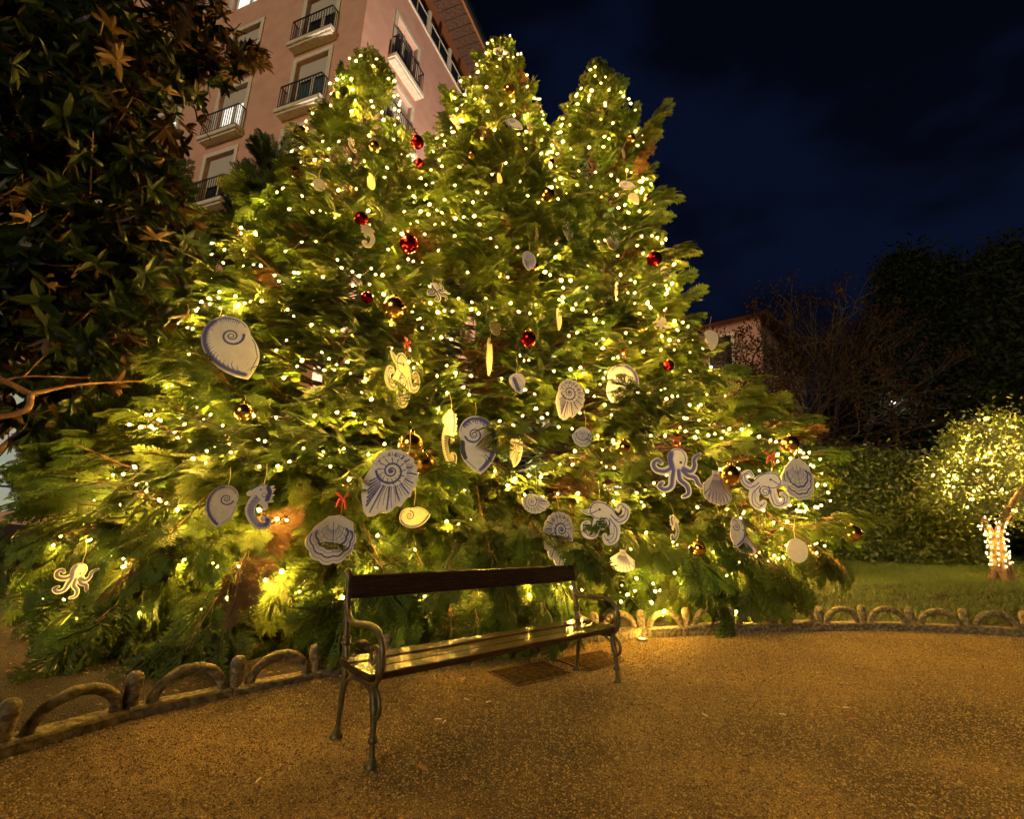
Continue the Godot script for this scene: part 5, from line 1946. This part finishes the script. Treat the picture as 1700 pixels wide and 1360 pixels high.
func build_decorations() -> void:
	var C := func(kind: String, x: float, y: float, h: float, roll: float, yaw: float, flip: bool, label: String, back := false, ribbon := false, sit := 0.22) -> void:
		var called: String = {"nautilus": "nautilus_ornament", "ribbed_nautilus": "nautilus_ornament", "ammonite": "ammonite_ornament", "oyster": "oyster_ornament", "scallop": "scallop_ornament", "octopus": "octopus_ornament", "curled_octopus": "octopus_ornament", "seahorse": "seahorse_ornament", "mussel": "mussel_ornament", "plain_disc": "disc_ornament"}[kind]
		hang_cutout(kind, called, "tree ornament", x, y, h, roll, yaw, flip, label, back, ribbon, sit)
	C.call("nautilus", 392, 570, 122, 30, -8, false, "largest painted nautilus cut-out, tilted, high on the hotel side flank", false, false, 0.75)
	C.call("nautilus", 375, 837, 72, -4, 6, false, "painted nautilus cut-out hanging beside the seahorse", false, false, 0.70)
	C.call("seahorse", 430, 840, 82, 0, 0, false, "painted seahorse cut-out facing the nautilus next to it", false, false, 0.70)
	C.call("octopus", 124, 964, 62, -10, 10, false, "small blue octopus cut-out on the lowest outer boughs", false, false, 0.60)
	C.call("oyster", 552, 897, 92, 8, 8, false, "yellow lit oyster cut-out above the end of the bench back", false, true)
	C.call("ammonite", 637, 795, 132, -32, 0, true, "big dark inked ammonite cut-out below two gold baubles", false, false, 0.55)
	C.call("curled_octopus", 668, 632, 104, -14, 58, false, "narrow yellowish octopus cut-out seen almost edge on", false, true, 0.45)
	C.call("seahorse", 746, 727, 108, 6, 64, false, "yellow seahorse cut-out turned edgewise beside the ribbed nautilus")
	C.call("ribbed_nautilus", 787, 733, 104, 8, 6, true, "white ribbed nautilus cut-out with dark opening in the middle of the trees", false, false, 0.55)
	C.call("mussel", 860, 637, 40, 18, 5, false, "small grey mussel cut-out above the centre of the tree")
	C.call("ammonite", 940, 660, 82, -22, 26, true, "pale ammonite cut-out beside the bright row of bulbs")
	C.call("nautilus", 1027, 637, 84, -4, 4, true, "blue shaded nautilus cut-out with red bow on the lawn side", false, true, 0.62)
	C.call("oyster", 967, 726, 40, 4, 20, false, "small brownish oyster cut-out half under a bough", false, false, 0.50)
	C.call("ammonite", 859, 750, 62, -8, 58, false, "slim pale ammonite cut-out turned away from view")
	C.call("ammonite", 889, 832, 52, 96, 18, false, "ammonite cut-out lying on its side with its fan upward")
	C.call("curled_octopus", 1003, 868, 84, 0, 6, false, "cream octopus cut-out with snout and curled arms above the scallop", false, false, 0.60)
	C.call("scallop", 1033, 931, 42, -3, 0, false, "small scallop shell cut-out hanging on a long twine")
	C.call("ammonite", 934, 893, 98, 8, 36, false, "spiky ammonite cut-out over the far end of the bench back")
	C.call("octopus", 1125, 785, 92, 0, 4, false, "blue and white octopus cut-out with red bow", false, true)
	C.call("scallop", 1190, 810, 66, 2, 48, false, "tall narrow scallop cut-out beside a gold bauble")
	C.call("curled_octopus", 1270, 815, 78, -6, 8, true, "cream curled octopus cut-out on the lawn side, head under a bough", false, true, 0.55)
	C.call("oyster", 1325, 797, 80, 12, 48, false, "grey oyster cut-out at the outer lawn side edge")
	C.call("nautilus", 1222, 880, 52, -8, 44, true, "grey nautilus cut-out partly covered by a bough", false, false, 0.50)
	C.call("mussel", 1236, 906, 44, 62, 30, false, "brown mussel cut-out lying flat below the grey nautilus")
	C.call("plain_disc", 1323, 914, 42, 0, 20, false, "plain yellow disc cut-out low on the lawn side", true, false, 0.65)
	C.call("seahorse", 1120, 877, 48, 4, 54, true, "dark seahorse cut-out seen nearly edge on below the blue octopus")
	C.call("nautilus", 686, 855, 54, 100, 10, false, "nautilus cut-out on its side, half hidden by green sprays")
	C.call("scallop", 833, 86, 30, 0, 10, false, "white shell cut-out at the very top of the middle tree", true)
	C.call("nautilus", 853, 203, 34, 62, 12, false, "blue nautilus cut-out tipped over near the middle tree top")
	C.call("scallop", 760, 203, 32, 40, 20, false, "blank backed shell cut-out on the hotel side of the middle tree", true)
	C.call("mussel", 880, 215, 28, -15, 54, false, "thin mussel cut-out just beside the tipped blue nautilus", true)
	C.call("nautilus", 1040, 306, 28, 76, 10, false, "blue nautilus cut-out tipped flat on the spire by the lawn", false, false, 0.50)
	C.call("mussel", 1053, 330, 26, -30, 16, false, "cream blank cut-out beside the topmost gold pair on the lawn spire", true, false, 0.50)
	C.call("ammonite", 945, 384, 40, 8, 44, false, "dark ammonite cut-out turned sideways high between two spires", false, false, 0.50)
	C.call("ammonite", 875, 432, 40, -4, 20, true, "striped ammonite cut-out near the middle of the tall tree", false, false, 0.50)
	C.call("seahorse", 891, 392, 40, 4, 76, false, "cut-out seen from its edge above the striped ammonite", true)
	C.call("octopus", 1016, 382, 38, -12, 30, false, "pale octopus cut-out above a blank disc on the lawn spire", false, false, 0.50)
	C.call("plain_disc", 1017, 403, 30, 18, 36, false, "blank disc cut-out below the pale octopus", true, false, 0.50)
	C.call("mussel", 1105, 455, 32, 10, 34, false, "cream blank cut-out below the red bauble on the lawn flank", true, false, 0.50)
	C.call("plain_disc", 530, 307, 26, 0, 4, false, "blank round cut-out beside the outermost red bauble", true, false, 0.50)
	C.call("nautilus", 616, 300, 36, 30, 58, false, "pale crescent of a turned nautilus cut-out on the hotel side tree", true, false, 0.50)
	C.call("seahorse", 612, 392, 48, -14, 20, false, "blank backed seahorse cut-out under a red bauble", true)
	C.call("octopus", 728, 485, 40, 40, 16, false, "pale octopus cut-out above the large gold bauble", false, false, 0.50)
	C.call("oyster", 822, 543, 36, 14, 52, false, "grey oyster cut-out near the centre line of the middle tree")
	C.call("nautilus", 812, 588, 70, 0, 78, false, "long pale cut-out edge hanging above the white ribbed nautilus", true)
	C.call("mussel", 928, 532, 42, 6, 72, false, "thin mussel cut-out edge left of a gold bauble", true)
	C.call("octopus", 1097, 538, 32, 30, 30, false, "small white octopus cut-out on the lawn flank", true)
	C.call("mussel", 1181, 565, 40, 0, 38, false, "blank mussel cut-out at the outer lawn side outline", true, false, 0.50)
	C.call("seahorse", 1023, 486, 36, 2, 74, false, "seahorse cut-out edge on, below the pale octopus and disc")
	C.call("mussel", 829, 297, 24, 20, 56, false, "small blank mussel cut-out high in the middle tree", true)
	C.call("mussel", 1035, 256, 22, 8, 68, false, "small blank mussel cut-out high on the lawn spire", true)
	C.call("seahorse", 584, 240, 28, 20, 30, false, "small seahorse cut-out near the top of the hotel side tree")
	C.call("plain_disc", 564, 162, 22, 10, 40, false, "tiny blank disc cut-out at the top of the hotel side tree", true)
	var B := func(red: bool, x: float, y: float, d: float, label: String) -> void: hang_bauble(red, x, y, d, label)
	B.call(true, 693, 236, 22, "red bauble hanging in the gap below the hotel side top, upper of two")
	B.call(true, 695, 273, 19, "red bauble hanging in the gap below the hotel side top, lower of two")
	B.call(true, 490, 291, 27, "red bauble at the outermost bough against the hotel wall")
	B.call(true, 600, 363, 23, "red bauble just above the blank seahorse")
	B.call(true, 679, 405, 31, "largest red bauble, between hotel side and middle trees")
	B.call(true, 1001, 187, 17, "small red bauble near the tip of the lawn spire")
	B.call(true, 912, 272, 19, "red bauble between the middle and the lawn spire")
	B.call(true, 1086, 430, 25, "red bauble on the lawn flank against the dark sky")
	B.call(true, 877, 563, 27, "red bauble glowing deep in the middle of the trees")
	B.call(true, 1110, 607, 18, "small red bauble near the blank mussel on the lawn flank")
	B.call(true, 610, 494, 20, "dim red bauble half hidden above the octopus with the bow")
	B.call(true, 855, 112, 12, "tiny red bauble just below the middle tree top")
	B.call(false, 500, 222, 24, "dark gold bauble outermost against the hotel window")
	B.call(false, 622, 244, 20, "gold bauble near the small seahorse high on the hotel side tree")
	B.call(false, 655, 512, 40, "large gold bauble high on the hotel side tree")
	B.call(false, 845, 150, 21, "gold bauble just below the middle tree top")
	B.call(false, 783, 257, 15, "small gold bauble on the hotel side of the middle tree")
	B.call(false, 909, 323, 24, "gold bauble in the notch between the two higher spires")
	B.call(false, 990, 325, 20, "gold bauble low on the lawn spire near its middle")
	B.call(false, 1047, 230, 15, "small gold bauble high on the lawn spire")
	B.call(false, 1073, 334, 21, "gold bauble at the sky edge of the lawn spire")
	B.call(false, 1061, 540, 28, "gold bauble beside the small white octopus")
	B.call(false, 682, 738, 42, "upper of two big gold baubles above the dark ammonite")
	B.call(false, 702, 771, 42, "lower of two big gold baubles beside the dark ammonite")
	B.call(false, 1035, 744, 27, "gold bauble under the blue shaded nautilus")
	B.call(false, 1212, 789, 34, "gold bauble touching the narrow scallop")
	B.call(false, 1312, 737, 27, "gold bauble at the top of the lawn side skirt")
	B.call(false, 1158, 911, 26, "gold bauble low between the dark seahorse and the disc")
	B.call(false, 1415, 886, 28, "gold bauble at the outermost lawn side tip")
	B.call(false, 405, 684, 30, "gold bauble below the largest nautilus")
	B.call(false, 884, 442, 20, "gold bauble behind the striped ammonite")
